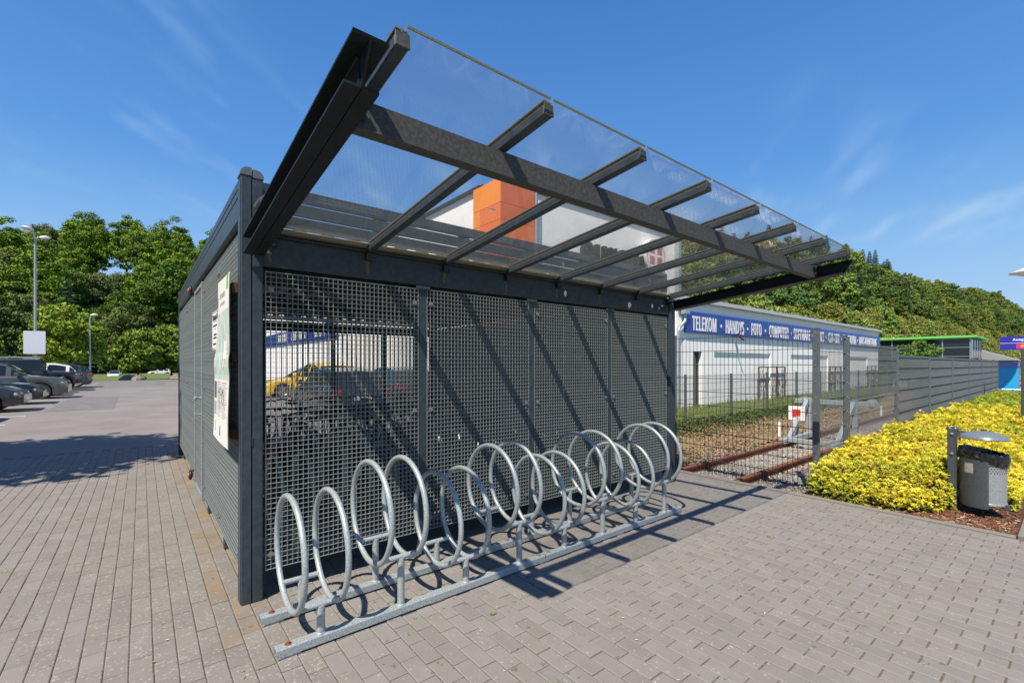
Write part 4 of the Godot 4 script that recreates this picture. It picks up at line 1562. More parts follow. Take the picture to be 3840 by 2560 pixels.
func make_far_right() -> void:
	# glazed pavilion with a green roof edge
	var t := thing("glazed_pavilion", "glazed pavilion with a bright green roof edge beyond the mesh fence", "building", Vector3(107, -0.5, -20))
	var off := -t.position
	var x := 107.0
	var put := func(b: MB, called: String, m: Material) -> void:
		var o := obj(b, called, m, t)
		o.position = off
	var roof := MB.new()
	roof.cspan(Vector3(106.4, 6.02, -10.6), Vector3(122, 6.40, -42), 0.05)
	put.call(roof, "roof_edge", mat(0.15, 0.52, 0.10, 0.5))
	for k in 9:
		var z := -11.4 - k * 3.4
		for r in 4:
			var g := MB.new()
			g.span(Vector3(x, 0.0 + r * 1.5, z - 0.06), Vector3(x + 0.06, 0.0 + (r + 1) * 1.5 - 0.1, z - 3.34))
			put.call(g, "pane", M.pane)
		var m := MB.new()
		m.span(Vector3(x - 0.12, -0.5, z + 0.08), Vector3(x + 0.1, 6.02, z - 0.07))
		put.call(m, "mullion", M.zinc)
	for r in 5:
		var m := MB.new()
		m.span(Vector3(x - 0.05, -0.1 + r * 1.5, -11.48), Vector3(x + 0.05, 0.0 + r * 1.5, -42))
		put.call(m, "transom", M.zinc)
	for k in 4:
		for r in 4:
			var g := MB.new()
			g.span(Vector3(x + 0.3 + k * 3.0, 0.0 + r * 1.5, -11.3), Vector3(x + 3.1 + k * 3.0, 1.4 + r * 1.5, -11.36))
			put.call(g, "pane", M.pane)
		var m := MB.new()
		m.span(Vector3(x + k * 3.0 + 3.1, -0.5, -11.2), Vector3(x + k * 3.0 + 3.3, 6.02, -11.4))
		put.call(m, "mullion", M.zinc)
	var core := MB.new()
	core.span(Vector3(x + 1.2, -0.5, -13.0), Vector3(121, 5.9, -41.5))
	put.call(core, "inner_wall", M.steel_dark)
	# house with a slate roof behind it
	var h := thing("slate_roof_house", "low white house with a grey pitched roof beside the glazed pavilion", "building", Vector3(138, -0.5, -10))
	var w := MB.new()
	w.span(Vector3(-6, 0, -9.5), Vector3(6, 2.9, 1.9))
	obj(w, "wall", M.stone, h)
	var r := MB.new()
	r.extrude(PackedVector2Array([Vector2(-10.6, 2.9), Vector2(2.6, 2.9), Vector2(-4.0, 5.5)]), Vector3(-6.8, 0, 0), Vector3(0, 0, 1), Vector3.UP, Vector3(13.6, 0, 0))
	obj(r, "roof", mat(0.26, 0.27, 0.29, 0.6), h)
	# turquoise cabin
	var c := thing("turquoise_cabin", "turquoise cabin with a violet top band at the end of the fence", "cabin", Vector3(33.2, -0.5, -2.22))
	var b := MB.new()
	b.cspan(Vector3(-0.45, 0, -0.36), Vector3(0.45, 1.93, 0.36), 0.02)
	obj(b, "body", mat(0.015, 0.33, 0.66, 0.4), c)
	var b2 := MB.new()
	b2.cspan(Vector3(-0.48, 1.93, -0.38), Vector3(0.48, 2.16, 0.38), 0.02)
	obj(b2, "top_band", mat(0.16, 0.17, 0.50, 0.4), c)
	var rl := MB.new()
	rl.cyl(Vector3(-0.9, 0.86, -0.45), Vector3(-0.9, 0.86, 2.6), 0.035, 10)
	rl.cyl(Vector3(-0.9, 0, 1.2), Vector3(-0.9, 0.86, 1.2), 0.03, 8)
	rl.cyl(Vector3(-0.9, 0, -0.45), Vector3(-0.9, 0.86, -0.45), 0.03, 8)
	var ro := tag(obj(rl, "handrail", M.white), "white tubular handrail in front of the turquoise cabin", "handrail")
	ro.position = c.position
	# direction sign
	var s := thing("direction_sign", "blue direction sign reading Ausgang with orange and pink symbols", "sign", Vector3(21.9, -0.3, -1.0))
	for z in [1.55, 0.62]:
		var p := MB.new()
		p.cyl(Vector3(0.06, 0, z), Vector3(0.06, 2.85, z), 0.03, 10)
		obj(p, "post", M.bin_grey, s)
	var bd := MB.new()
	bd.cspan(Vector3(-0.02, 2.33, -0.64), Vector3(0.02, 2.76, 1.75), 0.004)
	obj(bd, "board", mat(0.025, 0.028, 0.30, 0.4), s)
	var ln := MB.new()
	ln.span(Vector3(-0.0225, 2.538, -0.64), Vector3(-0.0205, 2.548, 1.75))
	obj(ln, "white_line", M.white, s)
	var tn := Basis(Vector3.UP, -PI * 0.5)
	words(s, "Ausgang", 0.075, Vector3(-0.0215, 2.655, -0.36), tn, 1.0, M.white, 0.002)
	words(s, "Exit", 0.05, Vector3(-0.0215, 2.655, 0.09), tn, 1.0, M.white, 0.002)
	var bus := MB.new()
	bus.span(Vector3(-0.0225, 2.37, -0.28), Vector3(-0.0205, 2.51, -0.04))
	obj(bus, "pink_symbol", mat(0.80, 0.02, 0.22, 0.4), s)
	var sy := MB.new()
	sy.lathe([Vector2(0, 0.003), Vector2(0.055, 0.003), Vector2(0.055, -0.001)], Vector3(-0.0225, 2.45, -0.14), 20, Basis(Vector3.BACK, PI * 0.5))
	obj(sy, "orange_symbol", mat(0.9, 0.25, 0.02, 0.4), s)
	var sy2 := MB.new()
	sy2.lathe([Vector2(0, 0.002), Vector2(0.085, 0.002), Vector2(0.085, -0.001)], Vector3(-0.0215, 2.44, 0.14), 20, Basis(Vector3.BACK, PI * 0.5))
	obj(sy2, "round_symbol", mat(0.80, 0.02, 0.22, 0.4), s)
	words(s, "Bus", 0.05, Vector3(-0.0245, 2.44, 0.085), tn, 1.0, M.white, 0.002)
	# grey post at the right edge
	var gp := MB.new()
	gp.cspan(Vector3(-0.06, 0, -0.06), Vector3(0.06, 2.06, 0.06), 0.006)
	var g := tag(obj(gp, "steel_post", M.bin_grey), "square grey steel post rising out of the yellow hedge", "post")
	g.position = Vector3(13.4, -0.2, -0.66)
	# platform lamp
	var l := thing("platform_lamp", "grey post lamp with a wide flat roof-shaped head at the edge of the picture", "street lamp", Vector3(30.0, -0.5, -1.28))
	var lp := MB.new()
	lp.tube([Vector3(0, 0, 0), Vector3(0, 5.75, 0)], [0.06, 0.045], 10)
	obj(lp, "pole", M.fence, l)
	var lh := MB.new()
	lh.lathe([Vector2(0, 6.32), Vector2(0.18, 6.31), Vector2(0.72, 6.06), Vector2(0.72, 6.04), Vector2(0.60, 6.02)], Vector3.ZERO, 24)
	obj(lh, "lamp_head", mat(0.6, 0.6, 0.58, 0.4), l)
	var l2 := MB.new()
	l2.lathe([Vector2(0.05, 5.75), Vector2(0.16, 5.86), Vector2(0.60, 6.02)], Vector3.ZERO, 24)
	obj(l2, "lamp_lens", mat(0.7, 0.7, 0.72, 0.2), l)


func pick(keys: Array, t: float) -> float:
	if t <= keys[0][0]:
		return keys[0][1]
	for i in keys.size() - 1:
		if t <= keys[i + 1][0]:
			var f: float = (t - keys[i][0]) / (keys[i + 1][0] - keys[i][0])
			return lerpf(keys[i][1], keys[i + 1][1], f * f * (3.0 - 2.0 * f) * 0.5 + f * 0.5)
	return keys[-1][1]

func grid_mesh(b: MB, g: Array) -> void:
	# smooth normals over a grid of points; rows along the car, columns up the section
	var rows := g.size()
	var cols: int = g[0].size()
	var nn := []
	for i in rows:
		var r := []
		for j in cols:
			var du: Vector3 = g[mini(i + 1, rows - 1)][j] - g[maxi(i - 1, 0)][j]
			var dv: Vector3 = g[i][mini(j + 1, cols - 1)] - g[i][maxi(j - 1, 0)]
			var m := dv.cross(du)
			r.append(m.normalized() if m.length() > 1e-9 else Vector3.UP)
		nn.append(r)
	for i in rows - 1:
		for j in cols - 1:
			var a: Vector3 = g[i][j]
			var bb: Vector3 = g[i][j + 1]
			var c: Vector3 = g[i + 1][j + 1]
			var d: Vector3 = g[i + 1][j]
			b.quads(a, bb, c, d, nn[i][j], nn[i][j + 1], nn[i + 1][j + 1], nn[i + 1][j])

# shape: length, width, belt (body top line), roof line; t runs 0 rear .. 1 front, the car points along +x
const CARS := {
	"hatch": {"l": 4.3, "w": 1.80, "belt": [[0, 0.62], [0.015, 0.90], [0.05, 0.98], [0.62, 0.94], [0.70, 0.93], [0.88, 0.82], [0.96, 0.70], [1.0, 0.55]], "roof": [[0.03, 0.98], [0.14, 1.36], [0.30, 1.46], [0.48, 1.45], [0.54, 1.41], [0.73, 0.93]], "a": 0.03, "b": 0.73, "top": [0.15, 0.53], "wheels": [0.19, 0.81], "r": 0.31},
	"suv": {"l": 4.5, "w": 1.87, "belt": [[0, 0.70], [0.015, 1.0], [0.05, 1.08], [0.62, 1.06], [0.70, 1.06], [0.90, 0.96], [0.975, 0.82], [1.0, 0.62]], "roof": [[0.03, 1.08], [0.12, 1.50], [0.28, 1.64], [0.48, 1.64], [0.54, 1.59], [0.72, 1.06]], "a": 0.03, "b": 0.72, "top": [0.13, 0.53], "wheels": [0.185, 0.80], "r": 0.355},
	"sedan": {"l": 4.8, "w": 1.84, "belt": [[0, 0.65], [0.01, 0.92], [0.04, 1.0], [0.20, 0.99], [0.62, 0.93], [0.70, 0.92], [0.90, 0.80], [0.97, 0.68], [1.0, 0.52]], "roof": [[0.10, 1.0], [0.24, 1.36], [0.36, 1.45], [0.48, 1.44], [0.54, 1.39], [0.72, 0.92]], "a": 0.10, "b": 0.72, "top": [0.25, 0.53], "wheels": [0.20, 0.81], "r": 0.32},
	"offroad": {"l": 4.4, "w": 1.92, "belt": [[0, 0.75], [0.01, 1.12], [0.03, 1.18], [0.66, 1.18], [0.72, 1.18], [0.955, 1.12], [0.985, 1.02], [1.0, 0.80]], "roof": [[0.015, 1.18], [0.05, 1.80], [0.20, 1.90], [0.55, 1.90], [0.60, 1.86], [0.69, 1.18]], "a": 0.015, "b": 0.69, "top": [0.06, 0.59], "wheels": [0.17, 0.82], "r": 0.41},
}

func make_car(kind: String, paint: Material, label: String, at: Vector3, turn: float, group: String, called := "parked_car") -> Node3D:
	var k: Dictionary = CARS[kind]
	var t := thing(called, label, "car", at, turn, group)
	var l: float = k.l
	var hw: float = k.w * 0.5
	var rr: float = k.r
	var low: float = 0.20 if kind != "offroad" else 0.42
	var wid := func(q: float) -> float:
		var e := absf(q * 2.0 - 1.0)
		return hw * (1.0 - 0.07 * pow(e, 3.0) - (0.14 * smoothstep(0.93, 1.0, q)) - 0.08 * smoothstep(0.06, 0.0, q))
	var bottom := func(q: float) -> float:
		var y := low + 0.10 * smoothstep(0.95, 1.0, q) + 0.12 * smoothstep(0.05, 0.0, q)
		for w in k.wheels:
			var d: float = (q - w) * l
			var ar := rr + 0.055
			if absf(d) < ar:
				y = maxf(y, rr + sqrt(ar * ar - d * d))
		return y
	var st := []
	for i in 61:
		st.append(i / 60.0)
	for w in k.wheels:
		for d in [-1.001, -0.96, -0.8, 0.8, 0.96, 1.001]:
			st.append(w + d * (rr + 0.055) / l)
	st.append(0.006)
	st.append(0.994)
	st.sort()
	var sides := [[], []]
	for q in st:
		var x: float = q * l
		var w: float = wid.call(q)
		var bt: float = pick(k.belt, q)
		var bo: float = minf(bottom.call(q), bt - 0.05)
		for s in 2:
			var sg := 1.0 if s == 0 else -1.0
			var sec := [Vector3(x, bo, sg * w * 0.975)]
			for f in [0.12, 0.45, 0.75, 0.90]:
				var bulge: float = [0.992, 1.0, 0.985, 0.97][[0.12, 0.45, 0.75, 0.90].find(f)]
				sec.append(Vector3(x, lerpf(bo, bt, f), sg * w * bulge))
			sec.append(Vector3(x, bt - 0.012, sg * w * 0.93))
			sec.append(Vector3(x, bt, sg * w * 0.86))
			sec.append(Vector3(x, bt + 0.018, sg * w * 0.45))
			sec.append(Vector3(x, bt + 0.022, 0))
			if s == 1:
				sec.reverse()
			sides[s].append(sec)
	var body := MB.new()
	for s in 2:
		grid_mesh(body, sides[s])
	# ends
	for e in [0, sides[0].size() - 1]:
		var a: Array = sides[0][e]
		var c: Array = sides[1][e].duplicate()
		c.reverse()
		for j in a.size() - 1:
			body.quad_out(a[j], a[j + 1], c[j + 1], c[j], Vector3(l * 0.5, 0.6, 0))
	obj(body, "body", paint, t)
	var under := MB.new()
	under.box(Vector3(l * 0.5, low + 0.16, 0), Vector3(l * 0.94, 0.30, hw * 1.5))
	obj(under, "underbody", M.black, t)
	# greenhouse
	var gs := []
	for i in 41:
		gs.append(lerpf(k.a, k.b, i / 40.0))
	var roof := MB.new()
	var panes := {}
	var run := 0
	var front := MB.new()
	var rear := MB.new()
	for i in 40:
		var sec := []
		for q in [gs[i], gs[i + 1]]:
			var x: float = q * l
			var w: float = wid.call(q)
			var bt: float = pick(k.belt, q) - 0.01
			var rf: float = maxf(pick(k.roof, q), bt)
			var hgt := (rf - bt)
			var slim := 0.18 if kind != "offroad" else 0.08
			sec.append([Vector3(x, bt, w * 0.90), Vector3(x, bt + hgt * 0.86, w * (0.90 - slim * hgt / 0.5 * 0.86)), Vector3(x, bt + hgt * 0.97, w * (0.86 - slim * hgt / 0.5)), Vector3(x, rf + 0.02 * minf(1.0, hgt * 3.0), 0)])
		var mid: float = (gs[i] + gs[i + 1]) * 0.5
		var on_top: bool = mid > k.top[0] and mid < k.top[1]
		var pillar: bool = absf(mid - lerpf(k.top[0], k.top[1], 0.52)) < 0.012 or absf(mid - k.top[0]) < 0.022 or absf(mid - (k.top[1] + 0.05)) < 0.014 or mid < k.a + 0.03
		if pillar:
			run += 1
		for s in [1.0, -1.0]:
			var f := Vector3(1, 1, s)
			var key: float = s * (run + 1)
			if not pillar and not panes.has(key):
				panes[key] = MB.new()
			var c := Vector3((sec[0][0].x + sec[1][0].x) * 0.5, 0.9, 0)
			(roof if pillar else panes[key]).quad_out(sec[0][0] * f, sec[1][0] * f, sec[1][1] * f, sec[0][1] * f, c)
			roof.quad_out(sec[0][1] * f, sec[1][1] * f, sec[1][2] * f, sec[0][2] * f, c)
			(roof if on_top else (front if mid > 0.45 else rear)).quad_out(sec[0][2] * f, sec[1][2] * f, sec[1][3] * f, sec[0][3] * f, c)
	obj(roof, "roof", paint, t)
	for p in panes:
		obj(panes[p], "side_window", M.car_glass, t)
	obj(front, "windscreen", M.car_glass, t)
	obj(rear, "rear_window", M.car_glass, t)
	for w in k.wheels:
		for s in [-1.0, 1.0]:
			var c := Vector3(w * l, rr, s * (hw - 0.12))
			var wh := Node3D.new()
			wh.name = "wheel"
			t.add_child(wh, true)
			wh.position = c
			var turnw := Basis(Vector3.RIGHT, PI * 0.5 * s)
			var ty := MB.new()
			ty.lathe([Vector2(rr * 0.68, -0.10), Vector2(rr * 0.96, -0.10), Vector2(rr, -0.07), Vector2(rr, 0.07), Vector2(rr * 0.96, 0.10), Vector2(rr * 0.68, 0.09)], Vector3.ZERO, 24, turnw)
			obj(ty, "tyre", M.rubber, wh)
			var ri := MB.new()
			ri.lathe([Vector2(rr * 0.70, -0.09), Vector2(rr * 0.70, 0.085), Vector2(rr * 0.60, 0.06), Vector2(rr * 0.18, 0.075), Vector2(0, 0.08)], Vector3.ZERO, 20, turnw)
			obj(ri, "rim", M.rim, wh)
	var nose: float = l * 0.975
	for s in [-1.0, 1.0]:
		var hl := MB.new()
		var hy: float = pick(k.belt, 0.95) - 0.10
		hl.cbox(Vector3(l * 0.945, hy - 0.03, s * hw * 0.70), Vector3(0.30, 0.11, 0.30), 0.03, Basis(Vector3.UP, s * -0.5))
		obj(hl, "headlight", M.lamp_glass, t)
		var tl := MB.new()
		tl.cbox(Vector3(0.10, pick(k.belt, 0.03) - 0.16, s * hw * 0.76), Vector3(0.22, 0.15, 0.28), 0.03, Basis(Vector3.UP, s * 0.25))
		obj(tl, "tail_light", M.tail, t)
		var mi := MB.new()
		mi.cbox(Vector3(l * 0.645, pick(k.belt, 0.64) + 0.07, s * (hw + 0.05)), Vector3(0.16, 0.14, 0.20), 0.04)
		obj(mi, "mirror", paint, t)
	var gr := MB.new()
	gr.cbox(Vector3(nose, pick(k.belt, 0.96) - 0.20, 0), Vector3(0.20, 0.17, hw * 1.0), 0.03)
	var gi := MB.new()
	gi.cbox(Vector3(l * 0.985, low + 0.16, 0), Vector3(0.10, 0.14, hw * 1.1), 0.03)
	obj(gr, "grille", M.black, t)
	obj(gi, "air_intake", M.black, t)
	var pl := MB.new()
	pl.cbox(Vector3(l * 0.985 + 0.055, low + 0.22, 0), Vector3(0.02, 0.11, 0.5), 0.004)
	obj(pl, "number_plate", M.white, t)
	var pl2 := MB.new()
	pl2.cbox(Vector3(-0.012, pick(k.belt, 0.02) - 0.30, 0), Vector3(0.02, 0.11, 0.5), 0.004)
	obj(pl2, "number_plate", M.white, t)
	if kind == "offroad":
		var rk := MB.new()
		for s in [-1.0, 1.0]:
			rk.cyl(Vector3(0.3, 1.96, s * 0.66), Vector3(2.6, 1.96, s * 0.66), 0.03, 8)
			for x in [0.35, 1.4, 2.5]:
				rk.box(Vector3(x, 1.925, s * 0.66), Vector3(0.06, 0.08, 0.05))
		obj(rk, "roof_rail", M.zinc, t)
		var bp := MB.new()
		bp.cbox(Vector3(l - 0.02, 0.62, 0), Vector3(0.24, 0.24, 1.8), 0.03)
		obj(bp, "bumper", M.steel_dark, t)
	return t

func paint(r: float, g: float, b: float, metal := 0.3) -> StandardMaterial3D:
	var m := mat(r, g, b, 0.32, metal)
	m.clearcoat_enabled = true
	m.clearcoat = 1.0
	m.clearcoat_roughness = 0.03
	return m

func make_cars() -> void:
	var grp := "cars parked in the bays of the car park"
	# noses towards +x, in bays 2.66 m apart; rear x = nose - length
	var silver := paint(0.036, 0.041, 0.048, 0.4)
	var navy := paint(0.006, 0.009, 0.022, 0.2)
	var grey := paint(0.085, 0.092, 0.098, 0.3)
	var black := paint(0.012, 0.013, 0.017, 0.2)
	var white := paint(0.72, 0.72, 0.70, 0.0)
	var slate := paint(0.035, 0.045, 0.07, 0.4)
	make_car("hatch", slate, "dark slate hatchback parked nearest the paving, left of the picture", Vector3(-7.6, 0, -16.0), 0, grp)
	make_car("hatch", navy, "navy hatchback parked second from the paving, left of the picture", Vector3(-7.6, 0, -18.65), 0, grp)
	make_car("hatch", silver, "dark silver hatchback at the left edge of the picture", Vector3(-7.32, 0, -22.6), 0, grp)
	make_car("sedan", navy, "black saloon car between the silver hatchback and the matt grey car", Vector3(-7.80, 0, -26.2), 0, grp)
	make_car("suv", grey, "matt grey sport utility car beside the black saloon", Vector3(-7.15, 0, -30.2), 0, grp)
	make_car("hatch", slate, "dark hatchback hidden behind the matt grey car", Vector3(-7.4, 0, -32.7), 0, grp)
	make_car("hatch", black, "black hatchback hidden behind the matt grey car", Vector3(-7.4, 0, -35.2), 0, grp)
	make_car("offroad", black, "boxy black off-road car with a roof rack", Vector3(-7.2, 0, -37.9), 0, grp)
	make_car("suv", white, "white sport utility car parked tail out beside the boxy off-road car", Vector3(-3.0, 0, -40.5), PI, grp)
	make_car("suv", slate, "dark blue-grey car parked tail out, farthest in the row", Vector3(-2.65, 0, -43.1), PI, grp)
	var far := "cars on the far road below the wood"
	make_car("hatch", paint(0.55, 0.68, 0.66, 0.1), "pale mint car facing the camera on the far road", Vector3(-3.6, -1.0, -114.0), -PI * 0.5 - 0.1, far)
	make_car("hatch", black, "dark car facing the camera left of the pale mint car", Vector3(-9.0, -1.0, -113.0), -PI * 0.5, far)
	make_car("suv", white, "white car parked side-on below the wood", Vector3(5.6, -1.0, -137.0), PI, far)
	make_car("hatch", black, "black car parked just right of the white car below the wood", Vector3(7.6, -1.0, -130.0), -PI * 0.5, far)
	make_car("hatch", paint(0.5, 0.01, 0.015, 0.1), "red car peeping out beside the shelter corner", Vector3(8.9, -1.0, -124.0), -PI * 0.5, far)
	var back := "cars parked behind the shelter"
	var yellow := paint(0.80, 0.52, 0.01, 0.0)
	make_car("suv", yellow, "yellow car seen from behind through the shelter mesh", Vector3(5.95, 0, -17.7), PI * 0.5, back)
	make_car("hatch", yellow, "yellow car seen from the side, left behind the other yellow car", Vector3(8.6, 0, -24.2), PI, back)
	make_car("suv", black, "black car seen through the shelter mesh left of the yellow cars", Vector3(3.1, 0, -26.6), PI * 0.5, back)
	make_car("hatch", slate, "dark car seen through the shelter mesh right of the yellow cars", Vector3(7.4, 0, -14.2), PI * 0.5, back)
	make_car("hatch", silver, "dark grey car seen from behind in front of the yellow car", Vector3(4.85, 0, -12.7), PI * 0.5, back)
	make_car("suv", white, "white car standing at the far end of the low white hall", Vector3(46.0, -0.4, -7.6), PI, "")

func make_bike(called: String, label: String, frame: Material, at: Vector3, turn: float, group: String) -> Node3D:
	var t := thing(called, label, "bicycle", at, turn, group)
	var r := 0.33
	var wb := 1.05
	var tube := func(pts: Array, rad, nm: String, m: Material, parent: Node = t) -> MeshInstance3D:
		var b := MB.new()
		b.tube(pts, rad, 8)
		return obj(b, nm, m, parent)
	for x in [0.0, wb]:
		var w := Node3D.new()
		w.name = "wheel"
		t.add_child(w, true)
		w.position = Vector3(x, r + 0.018, 0)
		var ty := MB.new()
		ty.torus(Vector3.ZERO, Vector3.RIGHT, Vector3.UP, r, 0.018, 36, 8)
		obj(ty, "tyre", M.rubber, w)
		var ri := MB.new()
		ri.torus(Vector3.ZERO, Vector3.RIGHT, Vector3.UP, r - 0.022, 0.009, 36, 6)
		ri.cyl(Vector3(0, 0, -0.05), Vector3(0, 0, 0.05), 0.022, 10)
		for k in 14:
			var a := TAU * k / 14.0
			ri.tube([Vector3(cos(a + 0.3) * 0.02, sin(a + 0.3) * 0.02, 0.03 * (1 if k % 2 else -1)), Vector3(cos(a) * (r - 0.02), sin(a) * (r - 0.02), 0)], 0.0018, 3, false, false)
		obj(ri, "rim", M.zinc, w)
		var fe := MB.new()
		var n := 14
		var a0 := -0.3 if x == 0.0 else 0.25
		var a1 := 3.5 if x == 0.0 else 3.3
		for k in n:
			var p := []
			for q in [k, k + 1]:
				var a := lerpf(a0, a1, q / float(n))
				p.append(Vector3(x + cos(PI - a) * (r + 0.04), r + 0.018 + sin(a) * (r + 0.04), 0))
			var s := Vector3(0, 0, 0.027)
			var up: Vector3 = (p[0] - Vector3(x, r, 0)).normalized() * -0.012
			fe.quad(p[0] - s + up, p[1] - s + up, p[1], p[0])
			fe.quad(p[0], p[1], p[1] + s + up, p[0] + s + up)
		obj(fe, "mudguard", M.black, t)
	var hub_r := Vector3(0, r + 0.018, 0)
	var hub_f := Vector3(wb, r + 0.018, 0)
	var bb := Vector3(0.44, 0.29, 0)
	var seat := Vector3(0.28, 0.78, 0)
	var head_t := Vector3(0.83, 0.88, 0)
	var head_b := Vector3(0.88, 0.70, 0)
	var f := MB.new()
	for q in [[bb, seat, 0.016], [bb, head_b, 0.019], [seat + (bb - seat) * 0.2, head_t + Vector3(0.012, -0.04, 0), 0.015], [head_t, head_b, 0.02]]:
		f.tube([q[0], q[1]], q[2], 8)
	for s in [-0.05, 0.05]:
		f.tube([bb, hub_r + Vector3(0, 0, s)], 0.009, 6)
		f.tube([seat + (bb - seat) * 0.15, hub_r + Vector3(0, 0, s)], 0.008, 6)
	obj(f, "frame", frame, t)
	var fk := MB.new()
	for s in [-0.05, 0.05]:
		fk.tube([head_b + Vector3(0, 0, s * 0.6), Vector3(0.95, 0.52, s), hub_f + Vector3(0, 0, s)], 0.011, 6)
	obj(fk, "fork", frame, t)
	tube.call([seat, seat + Vector3(-0.05, 0.14, 0)], 0.013, "seat_post", M.zinc)
	var sd := MB.new()
	sd.lathe([Vector2(0, 0.03), Vector2(0.06, 0.022), Vector2(0.10, 0.0), Vector2(0.08, -0.02), Vector2(0, -0.025)], seat + Vector3(-0.08, 0.16, 0), 14)
	sd.cbox(seat + Vector3(0.04, 0.16, 0), Vector3(0.18, 0.035, 0.05), 0.015)
	obj(sd, "saddle", M.rubber, t)
	tube.call([head_t, head_t + Vector3(-0.03, 0.12, 0)], 0.013, "stem", M.zinc)
	var hb := head_t + Vector3(-0.02, 0.13, 0)
	tube.call([hb + Vector3(-0.16, 0.01, -0.30), hb + Vector3(-0.05, 0.03, -0.24), hb + Vector3(0.04, 0.0, -0.08), hb + Vector3(0.04, 0, 0.08), hb + Vector3(-0.05, 0.03, 0.24), hb + Vector3(-0.16, 0.01, 0.30)], 0.012, "handlebar", M.black)
	var cr := MB.new()
	cr.cyl(bb + Vector3(0, 0, 0.04), bb + Vector3(0, 0, 0.05), 0.09, 20)
	cr.tube([bb + Vector3(0, 0, 0.06), bb + Vector3(0.12, -0.12, 0.07)], 0.009, 6)
	cr.tube([bb + Vector3(0, 0, -0.06), bb + Vector3(-0.12, 0.12, -0.07)], 0.009, 6)
	cr.box(bb + Vector3(0.12, -0.12, 0.12), Vector3(0.09, 0.02, 0.08))
	cr.box(bb + Vector3(-0.12, 0.12, -0.12), Vector3(0.09, 0.02, 0.08))
	obj(cr, "crank", M.zinc, t)
	var rk := MB.new()
	rk.tube([Vector3(-0.22, 0.74, -0.06), Vector3(0.22, 0.74, -0.06)], 0.006, 5)
	rk.tube([Vector3(-0.22, 0.74, 0.06), Vector3(0.22, 0.74, 0.06)], 0.006, 5)
	rk.tube([Vector3(-0.15, 0.74, 0.06), hub_r + Vector3(0, 0, 0.06)], 0.005, 5)
	rk.tube([Vector3(-0.15, 0.74, -0.06), hub_r + Vector3(0, 0, -0.06)], 0.005, 5)
	obj(rk, "luggage_rack", M.zinc, t)
	var hl := MB.new()
	hl.lathe([Vector2(0, 0.03), Vector2(0.03, 0.025), Vector2(0.035, -0.01), Vector2(0.01, -0.04)], Vector3(0.95, 0.80, 0), 12, Basis(Vector3.BACK, -PI * 0.5))
	obj(hl, "front_lamp", M.zinc, t)
	var tl := MB.new()
	tl.cbox(Vector3(-0.24, 0.70, 0), Vector3(0.03, 0.05, 0.08), 0.008)
	obj(tl, "rear_reflector", M.tail, t)
	return t

func make_bikes() -> void:
	var grp := "bicycles inside the mesh shelter"
	var cols := [mat(0.02, 0.02, 0.022, 0.35), mat(0.03, 0.05, 0.09, 0.35), mat(0.22, 0.24, 0.25, 0.3, 0.5), mat(0.10, 0.012, 0.012, 0.35), mat(0.02, 0.06, 0.05, 0.35)]
	var names := ["black", "dark blue", "silver", "dark red", "dark green"]
	var order := ["nearest the left corner", "second", "third", "fourth", "fifth", "sixth", "seventh", "eighth"]
	for i in 8:
		var x := 0.98 + 0.52 * i
		make_bike("bicycle", "%s bicycle inside the shelter, front row, %s%s" % [names[i % 5], order[i], "" if i == 0 else " from the left corner"], cols[i % 5], Vector3(x, 0.0, -5.12 + rnd(-0.1, 0.1)), PI * 0.5 + rnd(-0.14, 0.14), grp)
	for i in 7:
		var x := 1.15 + 0.58 * i
		make_bike("bicycle", "%s bicycle inside the shelter, middle row, %s%s" % [names[(i + 3) % 5], order[i], "" if i == 0 else " from the left corner"], cols[(i + 3) % 5], Vector3(x, 0.0, -6.05 + rnd(-0.15, 0.15)), -PI * 0.5 + rnd(-0.14, 0.14), grp)
	for i in 6:
		var x := 1.25 + 0.62 * i
		make_bike("bicycle", "%s bicycle inside the shelter, back row, %s%s" % [names[(i + 2) % 5], order[i], "" if i == 0 else " from the left corner"], cols[(i + 2) % 5], Vector3(x, 0.0, -8.1 + rnd(-0.15, 0.15)), -PI * 0.5 + rnd(-0.1, 0.1), grp)


